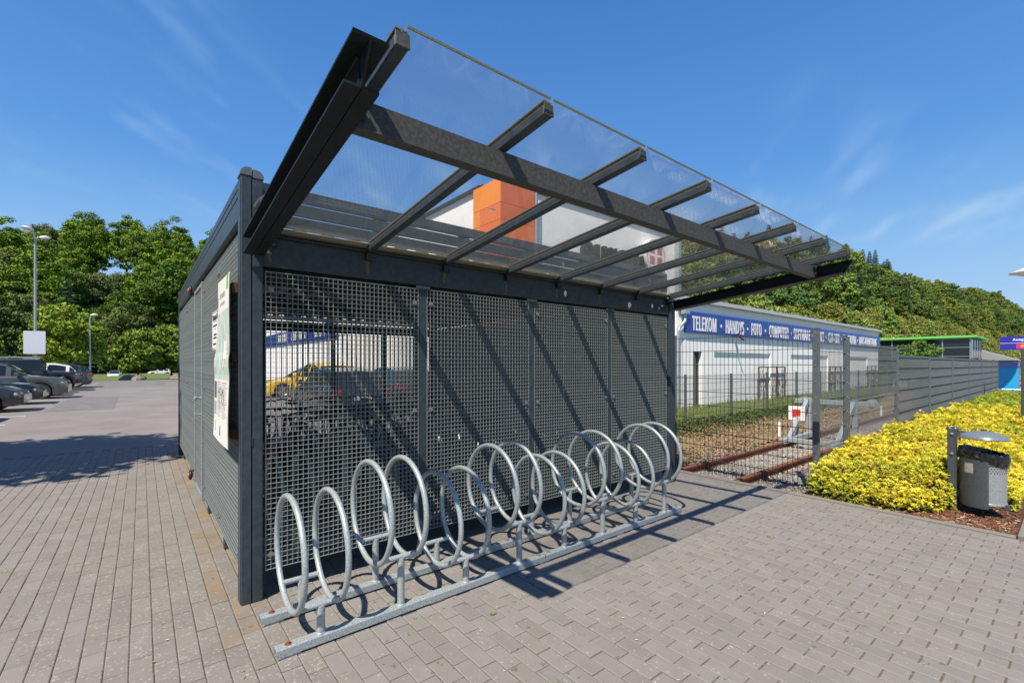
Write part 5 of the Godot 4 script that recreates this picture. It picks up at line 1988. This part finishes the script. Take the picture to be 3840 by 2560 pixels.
# leaves spread through the crown in clumps; returns [wood, leaves]
func tree_meshes(seed_: int, h: float, r: float, clumps: int, per: int, leaf: float, tone: Color, low := 0.22, spread := 0.35) -> Array:
	var g := RandomNumberGenerator.new()
	g.seed = seed_
	var wood := MB.new()
	var trunk_top := h * 0.8
	var pts := []
	var rad := []
	var bend := Vector3(g.randf_range(-0.05, 0.05), 0, g.randf_range(-0.05, 0.05)) * h
	for i in 7:
		var f := i / 6.0
		pts.append(Vector3(bend.x * f * f, trunk_top * f - 0.15, bend.z * f * f))
		rad.append(lerpf(h * 0.018, h * 0.004, f))
	wood.tube(pts, rad, 7)
	var b := MB.new()
	b.use_col = true
	var cy := h * (low + (1.0 - low) * 0.52)
	var ry := h * (1.0 - low) * 0.5
	for i in clumps:
		var d := Vector3(g.randfn(), g.randfn(), g.randfn()).normalized()
		var f := pow(g.randf(), 0.42)
		var shape := 1.0 - 0.25 * maxf(0.0, d.y)
		var c := Vector3(d.x * r * f * shape * g.randf_range(0.8, 1.1), cy + d.y * ry * f * g.randf_range(0.85, 1.06), d.z * r * f * shape * g.randf_range(0.8, 1.1))
		var cr := r * g.randf_range(0.16, spread)
		var tint := g.randf_range(0.72, 1.28)
		var warm := g.randf_range(0.9, 1.15)
		if i % 3 == 0:
			var s: Vector3 = pts[2 + i % 5]
			wood.tube([s, (s + c) * 0.5 + Vector3(0, 0.1 * r, 0), c], [h * 0.006, h * 0.004, h * 0.0015], 5, false, false)
		for j in per:
			var e := Vector3(g.randfn(), g.randfn(), g.randfn()).normalized()
			var p := c + e * Vector3(1.12, 0.64, 1.12) * cr * g.randf_range(0.45, 1.08)
			var nrm := (e + Vector3(g.randfn(), g.randfn() + 0.6, g.randfn()) * 0.55).normalized()
			var a := nrm.cross(Vector3(g.randfn(), g.randfn(), g.randfn())).normalized()
			var bb := nrm.cross(a)
			var s := leaf * g.randf_range(0.55, 1.25)
			var q := tint * g.randf_range(0.75, 1.25)
			b.col = Color(tone.r * q * warm, tone.g * q, tone.b * q / warm)
			var tip := p + a * s
			var tail := p - a * s * 0.8
			b.tri(tail, p + bb * s * 0.5 + nrm * s * 0.12, tip)
			b.tri(tail, tip, p - bb * s * 0.5 + nrm * s * 0.12)
	return [wood.mesh(), b.mesh()]

func conifer_meshes(seed_: int, h: float, r: float, tone: Color, leaf: float) -> Array:
	var g := RandomNumberGenerator.new()
	g.seed = seed_
	var wood := MB.new()
	wood.tube([Vector3(0, -0.1, 0), Vector3(0, h * 0.97, 0)], [h * 0.014, h * 0.002], 7)
	var b := MB.new()
	b.use_col = true
	var layers := int(h * 1.8)
	for l in layers:
		var f := l / float(layers)
		var y := h * (0.10 + 0.9 * f)
		var rr := r * (1.0 - f) * g.randf_range(0.8, 1.1) + 0.12
		var arms := int(6 + 7 * (1.0 - f))
		var off := g.randf() * TAU
		for k in arms:
			var a := off + TAU * k / arms + g.randf_range(-0.2, 0.2)
			var d := Vector3(cos(a), -0.30, sin(a)).normalized()
			var ln := rr * g.randf_range(0.7, 1.1)
			var tint := g.randf_range(0.7, 1.3)
			var n := maxi(4, int(ln / leaf * 4.0))
			for j in n:
				var t := (j + 1.0) / n
				var p := Vector3(0, y, 0) + d * ln * t + Vector3(0, 0.12 * ln * t * t, 0)
				var s := leaf * (1.15 - 0.5 * t) * g.randf_range(0.7, 1.2)
				var side := d.cross(Vector3.UP).normalized() * (1.0 if j % 2 else -1.0)
				var q := tint * g.randf_range(0.8, 1.2)
				b.col = Color(tone.r * q, tone.g * q, tone.b * q)
				var tip := p + (side * 0.8 + d * 0.7 - Vector3(0, 0.35, 0)).normalized() * s
				b.tri(p - d * s * 0.35, p + d * s * 0.35, tip)
				b.tri(p - Vector3(0, s * 0.3, 0), p + Vector3(0, s * 0.25, 0), p + (d * 0.9 + Vector3(0, -0.3, 0)) * s)
	return [wood.mesh(), b.mesh()]

func plant(meshes: Array, called: String, label: String, category: String, at: Vector3, turn: float, size: float, group := "") -> Node3D:
	var t := thing(called, label, category, at, turn, group)
	t.scale = Vector3.ONE * size
	obj(meshes[0], "trunk", M.bark, t)
	obj(meshes[1], "crown", M.leaf, t)
	return t

func make_trees() -> void:
	var deep := Color(0.075, 0.145, 0.018)
	var mid := Color(0.120, 0.215, 0.022)
	var bright := Color(0.185, 0.270, 0.030)
	var olive := Color(0.120, 0.165, 0.050)
	var kinds := [
		tree_meshes(101, 15, 5.2, 120, 105, 0.28, deep, 0.14, 0.30),
		tree_meshes(102, 16, 4.8, 105, 110, 0.28, mid, 0.18, 0.28),
		tree_meshes(103, 14, 5.6, 115, 105, 0.28, olive, 0.12, 0.28),
		tree_meshes(104, 17, 4.6, 85, 120, 0.27, Color(0.165, 0.265, 0.024), 0.25, 0.26),
		tree_meshes(115, 16, 5.0, 90, 115, 0.27, Color(0.150, 0.225, 0.030), 0.20, 0.28),
		tree_meshes(114, 15, 5.0, 120, 100, 0.28, Color(0.045, 0.085, 0.016), 0.06, 0.30),
	]
	# wood on the slope behind the car park
	var grp := "trees of the wood behind the car park"
	var row := 0
	for z in [-149.0, -158.0, -171.0, -186.0, -202.0, -219.0, -238.0, -258.0]:
		var x := -58.0 - row * 2.4 + (row % 2) * 5.0
		while x < 54.0:
			var px := x + rnd(-2.6, 2.6)
			var pz: float = z + rnd(-4.8, 4.8)
			var k: int = rng.randi_range(0, 4) if row > 1 else [0, 2, 0, 5][rng.randi_range(0, 3)]
			plant(kinds[k], "broadleaf_tree", "leafy green tree in the wood behind the car park", "tree", Vector3(px, hill_left(px, pz) - 0.3, pz), rnd(0, 6.28), 1.45 * rnd(0.60, 1.28) * (0.85 if row == 0 else 1.0), grp)
			x += 10.4 + row * 0.5
		row += 1
	var spruce := conifer_meshes(7, 13, 3.0, Color(0.055, 0.095, 0.062), 0.42)
	plant(spruce, "spruce_tree", "blue-green spruce standing in front of the wood", "tree", Vector3(-12.1, -1, -132.0), 0.4, 1.62)
	var ball := tree_meshes(105, 8.4, 3.6, 120, 90, 0.22, bright, 0.16, 0.30)
	plant(ball, "maple_tree", "bright green round-headed tree beside the tall car park lamp", "tree", Vector3(-5.1, 0, -56.5), 0.0, 0.80)
	plant(ball, "maple_tree", "bright green tree at the left edge behind the black off-road car", "tree", Vector3(-12.4, 0, -57.5), 2.0, 0.72)
	var lime := tree_meshes(106, 7.2, 2.9, 110, 80, 0.24, Color(0.155, 0.230, 0.034), 0.05, 0.30)
	plant(lime, "lime_tree", "small pointed light green tree by the far kerb", "tree", Vector3(-0.3, 0, -62.0), 0.0, 0.77)
	plant(lime, "lime_tree", "light green tree half hidden by the shelter corner", "tree", Vector3(2.6, 0, -64.0), 1.6, 0.86)
	# bushes that close the foot of the wood
	var bush := tree_meshes(107, 3.2, 2.4, 60, 50, 0.30, Color(0.045, 0.085, 0.018), 0.0, 0.38)
	for i in 16:
		var px := -40.0 + 5.0 * i + rnd(-1.2, 1.2)
		plant(bush, "bush", "dark green bush at the foot of the wood", "bush", Vector3(px, -1.2, -144.0 + rnd(-2.5, 2.5)), rnd(0, 6), 1.6 * rnd(0.9, 1.5), "bushes at the foot of the wood")
	# trees out of frame on the left whose shadow lies over the paving
	var shade := tree_meshes(108, 7.8, 2.45, 110, 80, 0.19, mid, 0.26, 0.36)
	plant(shade, "maple_tree", "small tree left of the paving, nearer the shelter", "tree", Vector3(-4.75, 0, -9.35), 0.0, 1.0)
	plant(shade, "maple_tree", "small tree left of the paving, farther from the shelter", "tree", Vector3(-8.2, 0, -9.3), 2.2, 1.0)
	# right side: small trees behind the fence
	var young := tree_meshes(109, 4.2, 1.5, 60, 60, 0.12, Color(0.085, 0.16, 0.03), 0.10, 0.34)
	plant(young, "young_tree", "young green tree behind the long mesh fence", "tree", Vector3(36.0, -0.4, -6.0), 0.0, 0.82)
	var red := tree_meshes(110, 2.6, 1.1, 40, 50, 0.10, Color(0.075, 0.012, 0.022), 0.05, 0.36)
	plant(red, "red_shrub", "dark red leaved shrub behind the far end of the fence", "shrub", Vector3(38.0, -0.4, -3.35), 0.0, 0.92)
	plant(young, "young_tree", "light green shrub beside the far end of the white hall", "tree", Vector3(42.0, -0.4, -8.4), 2.0, 0.55)
	# wooded hill on the right: one mass
	var wk := [
		tree_meshes(111, 12, 4.6, 70, 95, 0.34, Color(0.090, 0.150, 0.038), 0.02, 0.36),
		tree_meshes(112, 11, 5.0, 70, 95, 0.34, Color(0.225, 0.265, 0.070), 0.0, 0.36),
		tree_meshes(113, 14, 4.0, 60, 100, 0.34, Color(0.150, 0.215, 0.048), 0.02, 0.34),
		conifer_meshes(9, 16, 3.4, Color(0.040, 0.075, 0.032), 0.6),
	]
	var spots := [[], [], [], []]
	var tints := [[], [], [], []]
	for i in 3600:
		var x := 52.0 + 950.0 * pow(rng.randf(), 1.7)
		var z := -26.0 - 52.0 * rng.randf()
		var up := smoothstep(24.0, 58.0, -z)
		var k := 0
		var p := rng.randf()
		if up < 0.42:
			k = 1 if p < 0.75 else 2
		else:
			k = 0 if p < 0.4 else (2 if p < 0.7 else 3)
		if k == 3 and x > 300.0:
			k = 0
		var s := rnd(0.55, 1.2) * (0.75 if up < 0.42 else 1.0) * (1.0 + 0.5 * smoothstep(250.0, 700.0, x))
		var tn := rnd(0.65, 1.3)
		var hue := rnd(0.85, 1.2)
		tints[k].append(Color(tn * hue, tn, tn / hue))
		spots[k].append(Transform3D(Basis(Vector3.UP, rnd(0, 6.28)).scaled(Vector3(s, s * rnd(0.9, 1.15), s)), Vector3(x, hill_right(x, z) - 0.8, z)))
	var w := Node3D.new()
	w.name = "wood"
	add_child(w)
	tag(w, "dense mixed wood covering the hill on the right", "wood", "", "stuff")
	for k in 4:
		many(wk[k][1], M.leaf, spots[k], "tree_crowns", w, tints[k])

func make_left_things() -> void:
	# car park lamps
	for q in [[Vector3(-5.45, 0, -43.2), 10.0, "tall twin-headed lamp post in the car park with a blank white board"], [Vector3(-3.55, 0, -55.0), 5.9, "smaller lamp post at the far side of the car park"]]:
		var l := thing("street_lamp", q[2], "street lamp", q[0], 0.0, "lamp posts of the car park")
		var hh: float = q[1]
		var p := MB.new()
		p.tube([Vector3.ZERO, Vector3(0, hh * 0.3, 0), Vector3(0, hh - 0.2, 0)], [0.085, 0.075, 0.06], 12)
		obj(p, "pole", M.pole, l)
		for e in ([[-0.30, 0.4, 0.35], [0.42, -0.25, 0.0]] if hh > 8 else [[0.30, 0.3, 0.0]]):
			var h := MB.new()
			var a := Vector3(e[0], 0, e[1])
			h.tube([Vector3(0, hh - 0.25, 0), Vector3(0, hh + e[2] - 0.02, 0) + a * 0.3, Vector3(0, hh + e[2], 0) + a], 0.035, 8)
			h.lathe([Vector2(0, -0.09), Vector2(0.20, -0.07), Vector2(0.30, 0.0), Vector2(0.26, 0.08), Vector2(0.12, 0.14), Vector2(0, 0.15)], Vector3(0, hh + e[2], 0) + a, 18, Basis(Vector3(e[1], 0, -e[0]).normalized(), -0.15))
			obj(h, "lamp_head", M.lamp_grey, l)
	var b := MB.new()
	b.cspan(Vector3(-0.52, 2.25, 0.11), Vector3(0.50, 3.75, 0.14), 0.01)
	var o := tag(obj(b, "blank_board", mat(0.62, 0.65, 0.72, 0.5)), "blank pale board fixed to the tall lamp post", "sign")
	o.position = Vector3(-5.45, 0, -43.2)
	# rocks on the far verge
	var labs := ["reddish boulder on the verge near the pale mint car", "flat boulder on the verge left of the pointed tree", "boulder on the verge right of the pointed tree", "small boulder on the verge near the shelter corner"]
	var ps := [Vector3(-0.9, -0.05, -58.0), Vector3(-0.2, -0.05, -56.4), Vector3(2.9, -0.05, -57.2), Vector3(4.1, -0.05, -56.6)]
	var f := FastNoiseLite.new()
	f.seed = 3
	f.frequency = 1.1
	for i in 4:
		var m := MB.new()
		var n := 10
		var g := []
		for a in n + 1:
			var r := []
			for c in n + 1:
				var th := PI * a / n
				var ph := TAU * (c % n) / n
				var d := Vector3(sin(th) * cos(ph), cos(th), sin(th) * sin(ph))
				r.append(d * Vector3(0.75, 0.42, 0.55) * (1.0 + 0.35 * f.get_noise_3dv(d * 1.4 + Vector3(i * 7, 0, 0))) + Vector3(0, 0.2, 0))
			g.append(r)
		for a in n:
			for c in n:
				if a == 0:
					m.tri_out(g[0][0], g[1][c], g[1][c + 1], Vector3(0, 0.2, 0))
				elif a == n - 1:
					m.tri_out(g[a][c], g[a][c + 1], g[n][0], Vector3(0, 0.2, 0))
				else:
					m.quad_out(g[a][c], g[a][c + 1], g[a + 1][c + 1], g[a + 1][c], Vector3(0, 0.2, 0))
		var rk := tag(obj(m, "boulder", M.rock), labs[i], "boulder", "boulders on the verge")
		rk.position = ps[i]
		rk.rotation.y = i * 1.3

func print_map() -> ImageTexture:
	var w := 384
	var h := 512
	var im := Image.create(w, h, false, Image.FORMAT_RGB8)
	im.fill(Color(0.86, 0.86, 0.84))
	var r := RandomNumberGenerator.new()
	r.seed = 31
	im.fill_rect(Rect2i(w - 96, 0, 60, 46), Color(0.36, 0.70, 0.16))
	im.fill_rect(Rect2i(0, 50, 16, 44), Color(0.70, 0.22, 0.18))
	for k in 2:
		for i in 14:
			im.fill_rect(Rect2i(70 + i * 13, 44 + k * 30, r.randi_range(5, 10), 16 - k * 5), Color(0.35, 0.35, 0.35))
	# the map: pale blue-green land, roads in pink and red
	var f := FastNoiseLite.new()
	f.seed = 4
	f.frequency = 0.014
	for y in range(104, 318):
		for x in range(6, w - 6):
			var q := f.get_noise_2d(x, y)
			im.set_pixel(x, y, Color(0.66, 0.77, 0.78).lerp(Color(0.76, 0.82, 0.74), clampf(q * 2.0 + 0.5, 0, 1)))
	for i in 26:
		var p := Vector2(r.randf_range(10, w - 10), r.randf_range(108, 314))
		var a := r.randf() * TAU
		var c := Color(0.72, 0.30, 0.42) if i % 3 else Color(0.78, 0.12, 0.16)
		for s in 90:
			p += Vector2(cos(a), sin(a)) * 1.5
			a += r.randf_range(-0.25, 0.25)
			if p.x > 8 and p.x < w - 10 and p.y > 106 and p.y < 316:
				im.fill_rect(Rect2i(int(p.x), int(p.y), 2, 2), c)
	im.fill_rect(Rect2i(250, 200, 62, 52), Color(0.88, 0.89, 0.90))
	im.fill_rect(Rect2i(12, 326, 70, 56), Color(0.25, 0.36, 0.52))
	im.fill_rect(Rect2i(12, 362, 70, 20), Color(0.26, 0.40, 0.18))
	im.fill_rect(Rect2i(12, 392, 70, 44), Color(0.60, 0.63, 0.72))
	for c in 2:
		for k in 16:
			var col := Color(0.62, 0.62, 0.64) if k % 9 else Color(0.72, 0.40, 0.42)
			im.fill_rect(Rect2i(100 + c * 134, 326 + k * 7, r.randi_range(80, 124), 3), col)
	# sprayed black scrawl
	for i in 9:
		var p := Vector2(120 + i * 20, r.randf_range(322, 350))
		var a := PI * 0.5 + r.randf_range(-0.4, 0.4)
		for s in 44:
			p += Vector2(cos(a), sin(a)) * 1.7
			a += r.randf_range(-0.35, 0.35)
			if p.x > 4 and p.x < w - 6 and p.y < 420:
				im.fill_rect(Rect2i(int(p.x), int(p.y), 4, 4), Color(0.12, 0.12, 0.13))
	im.fill_rect(Rect2i(60, 456, 14, 34), Color(0.22, 0.55, 0.30))
	im.fill_rect(Rect2i(196, 462, 26, 30), Color(0.20, 0.42, 0.72))
	return ImageTexture.create_from_image(im)

func make_boards() -> void:
	# a weathered map sheet bulging off its wooden battens
	var t := thing("map_board", "weathered map board with scrawls on wooden battens on the shelter side", "notice board", Vector3(0.45, 1.0, -3.9))
	var off := -t.position
	for y in [1.09, 1.60, 2.06]:
		var b := MB.new()
		b.cspan(Vector3(0.462, y - 0.035, -3.505) + off, Vector3(0.499, y + 0.035, -4.12) + off, 0.004)
		obj(b, "batten", M.wood, t)
	var m := MB.new()
	m.use_uv = true
	var nu := 14
	var nv := 22
	var at := func(u: float, v: float) -> Vector3:
		# u 0 far edge .. 1 near edge, v 0 top .. 1 bottom
		var x := 0.447 - 0.016 * v - 0.006 * sin(u * PI) * smoothstep(0.45, 0.6, v) - 0.010 * maxf(0.0, u - 0.55) * v + 0.003 * sin(v * 9.0 + u * 3.0)
		x -= 0.009 * exp(-pow((v - 0.52) / 0.035, 2.0))
		var z := lerpf(lerpf(-4.07, -4.22, v), lerpf(-3.50, -3.39, v), u) + 0.012 * sin(v * 6.0)
		return Vector3(x, lerpf(2.16, 1.01, v), z)
	for i in nu:
		for j in nv:
			var a: Vector3 = at.call(i / float(nu), (j + 1) / float(nv)) + off
			var b: Vector3 = at.call((i + 1) / float(nu), (j + 1) / float(nv)) + off
			var c: Vector3 = at.call((i + 1) / float(nu), j / float(nv)) + off
			var d: Vector3 = at.call(i / float(nu), j / float(nv)) + off
			var n := (c - a).cross(d - b).normalized()
			var ua := Vector2(i / float(nu), (j + 1) / float(nv))
			var ub := Vector2((i + 1) / float(nu), (j + 1) / float(nv))
			var uc := Vector2((i + 1) / float(nu), j / float(nv))
			var ud := Vector2(i / float(nu), j / float(nv))
			for q in [[a, ua], [c, uc], [b, ub], [a, ua], [d, ud], [c, uc]]:
				m.put(q[0], n, q[1])
			var back := Vector3(0.004, 0, 0)
			for q in [[a, ua], [b, ub], [c, uc], [a, ua], [c, uc], [d, ud]]:
				m.put(q[0] + back, -n, Vector2(0.5, 0.99))
	var pm := StandardMaterial3D.new()
	pm.albedo_texture = print_map()
	pm.roughness = 0.55
	obj(m, "map_sheet", pm, t)
	# small enamel sign
	var s := thing("name_plate", "small white plate reading Fahrrad-Box beside the map board", "sign", Vector3(0.496, 1.84, -4.60))
	var b2 := MB.new()
	b2.cspan(Vector3(-0.012, -0.165, -0.21), Vector3(0.0, 0.165, 0.21), 0.003)
	obj(b2, "plate", M.white, s)
	var fr := MB.new()
	for q in [[-0.155, -0.20, -0.152, 0.20], [0.152, -0.20, 0.155, 0.20]]:
		fr.span(Vector3(-0.0136, q[0], q[1]), Vector3(-0.0122, q[2], q[3]))
	fr.span(Vector3(-0.0136, -0.152, -0.203), Vector3(-0.0122, 0.152, -0.20))
	fr.span(Vector3(-0.0136, -0.152, 0.20), Vector3(-0.0122, 0.152, 0.203))
	fr.span(Vector3(-0.0136, 0.075, -0.12), Vector3(-0.0122, 0.078, 0.12))
	obj(fr, "border", M.black, s)
	var tn := Basis(Vector3.UP, -PI * 0.5)
	words(s, "Fahrrad-Box", 0.05, Vector3(-0.013, 0.11, -0.155), tn, 0.92, M.black, 0.0015)
	var ln := MB.new()
	for q in [[0.04, 0.13], [0.012, 0.02], [-0.035, 0.09], [-0.062, 0.12], [-0.115, 0.13]]:
		var zz: float = -q[1]
		while zz < q[1]:
			ln.span(Vector3(-0.0136, q[0] - 0.007, zz), Vector3(-0.0122, q[0] + 0.007, zz + 0.016))
			zz += 0.024
	obj(ln, "small_print", M.black, s)
	for y in [-0.14, 0.14]:
		for z in [-0.185, 0.185]:
			var c := MB.new()
			c.cyl(Vector3(-0.012, y, z), Vector3(-0.018, y, z), 0.009, 8)
			obj(c, "screw", M.bolt, s)

func make_weeds() -> void:
	var b := MB.new()
	for i in 9:
		var a := i * 2.4
		var d := Vector3(cos(a), 0.35 + 0.1 * (i % 3), sin(a)).normalized()
		var s := d.cross(Vector3.UP).normalized() * 0.13
		var l := 0.7 + 0.1 * (i % 4)
		b.tri(-s * 0.5, s * 0.5, d * l * 0.55 + s)
		b.tri(-s * 0.5, d * l * 0.55 + s, d * l)
		b.tri(-s * 0.5, d * l, d * l * 0.55 - s)
	var spots := []
	var tint := []
	for i in 520:
		var p: Vector3
		var s := rnd(0.006, 0.019)
		var q := rng.randf()
		if q < 0.34:
			p = Vector3(0.3 + 4.6 * rng.randf(), 0.0, rnd(-3.3, -2.2))
		elif q < 0.58:
			p = Vector3(round(rnd(-8, 5)) * 0.1 - 0.05 + 0.05, 0.0, rnd(-11.0, -2.5))
			s *= 0.9
		elif q < 0.86:
			p = Vector3(rnd(3.0, 6.05), 0.0, rnd(-3.4, 0.0))
		else:
			p = Vector3(rnd(0.5, 5.5), 0.0, rnd(-2.3, -0.5))
		p.x = round(p.x * 10.0) * 0.1 - 0.0
		if rng.randf() < 0.08:
			s *= 1.6
		spots.append(Transform3D(Basis.from_euler(Vector3(rnd(-0.2, 0.2), rnd(0, 6), rnd(-0.2, 0.2))).scaled(Vector3.ONE * s), p + Vector3(0, -0.003, 0)))
		var v := rnd(0.6, 1.3)
		tint.append(Color(0.15 * v, 0.21 * v, 0.035 * v) if rng.randf() > 0.3 else Color(0.30 * v, 0.25 * v, 0.10 * v))
	tag(many(b.mesh(), M.leaf, spots, "joint_weeds", null, tint), "small weeds and grass tufts growing in the paving joints", "weeds", "", "stuff")
	# fallen leaves, petals and stubs
	var f := MB.new()
	f.tri(Vector3(-0.5, 0, 0), Vector3(0, 0.1, 0.2), Vector3(0.5, 0.05, 0))
	f.tri(Vector3(-0.5, 0, 0), Vector3(0.5, 0.05, 0), Vector3(0, 0.1, -0.2))
	var s2 := []
	var t2 := []
	for i in 420:
		var p := Vector3(rnd(-2.0, 6.0), 0.003, rnd(-9.0, -0.3))
		s2.append(Transform3D(Basis(Vector3.UP, rnd(0, 6)).scaled(Vector3.ONE * rnd(0.008, 0.028)), p))
		var q := rng.randf()
		t2.append(Color(0.5, 0.47, 0.42) if q < 0.45 else (Color(0.32, 0.20, 0.08) if q < 0.75 else Color(0.16, 0.2, 0.05)))
	tag(many(f.mesh(), M.plain_colour, s2, "fallen_leaves", null, t2), "scattered petals and small dry leaves on the paving", "leaves", "", "stuff")

func _ready() -> void:
	rng.seed = 20240611
	set_stage()
	make_materials()
	M.paint = noisy(Color(0.55, 0.55, 0.54), Color(0.80, 0.80, 0.79), 0.08, 0.6, 0.8, 0.0, 51)
	M.orange = mat(0.75, 0.16, 0.03, 0.45)
	M.fence = noisy(Color(0.068, 0.080, 0.092), Color(0.100, 0.115, 0.128), 0.02, 1.0, 0.45, 0.0, 52)
	M.fence_light = noisy(Color(0.095, 0.115, 0.132), Color(0.135, 0.155, 0.172), 0.02, 1.0, 0.45, 0.0, 59)
	M.rod = mat(0.030, 0.036, 0.042, 0.5)
	M.bin_grey = noisy(Color(0.040, 0.048, 0.055), Color(0.062, 0.072, 0.080), 0.03, 0.4, 0.42, 0.0, 53)
	M.lid = noisy(Color(0.10, 0.125, 0.15), Color(0.18, 0.205, 0.225), 0.04, 0.4, 0.35, 0.0, 54)
	M.drum = noisy(Color(0.22, 0.25, 0.265), Color(0.35, 0.385, 0.40), 0.03, 0.35, 0.38, 0.35, 55)
	M.bag = mat(0.008, 0.008, 0.009, 0.22)
	M.sign_blue = mat(0.009, 0.050, 0.30, 0.35)
	M.hedge_leaf = leafy(0.45)
	M.twigs = noisy(Color(0.03, 0.028, 0.01), Color(0.07, 0.06, 0.02), 0.06, 0.4, 0.95, 0.0, 56)
	M.rock = noisy(Color(0.14, 0.11, 0.10), Color(0.30, 0.25, 0.22), 0.04, 0.8, 0.9, 0.0, 57)
	M.pole = noisy(Color(0.26, 0.30, 0.33), Color(0.36, 0.40, 0.43), 0.03, 0.8, 0.45, 0.3, 58)
	M.lamp_grey = mat(0.55, 0.56, 0.56, 0.4)
	M.car_glass = mat(0.012, 0.018, 0.020, 0.04)
	M.rim = mat(0.35, 0.36, 0.37, 0.3, 0.7)
	M.lamp_glass = mat(0.55, 0.58, 0.60, 0.1, 0.2)
	M.tail = mat(0.35, 0.012, 0.012, 0.2)
	make_ground()
	make_pavement()
	make_shelter()
	make_hall()
	make_store()
	var rack := make_rack()
	rack.set_meta("base", "bicycle_rack")
	copy(rack, Vector3(0.75, 0, -4.25), 0.0, "galvanised ring rack inside the mesh shelter holding the front row of bicycles")
	make_fences()
	make_track()
	make_buffer_stop()
	make_trees()
	make_far_right()
	make_hedge()
	make_bin()
	make_cars()
	make_bikes()
	make_left_things()
	make_boards()
	make_weeds()
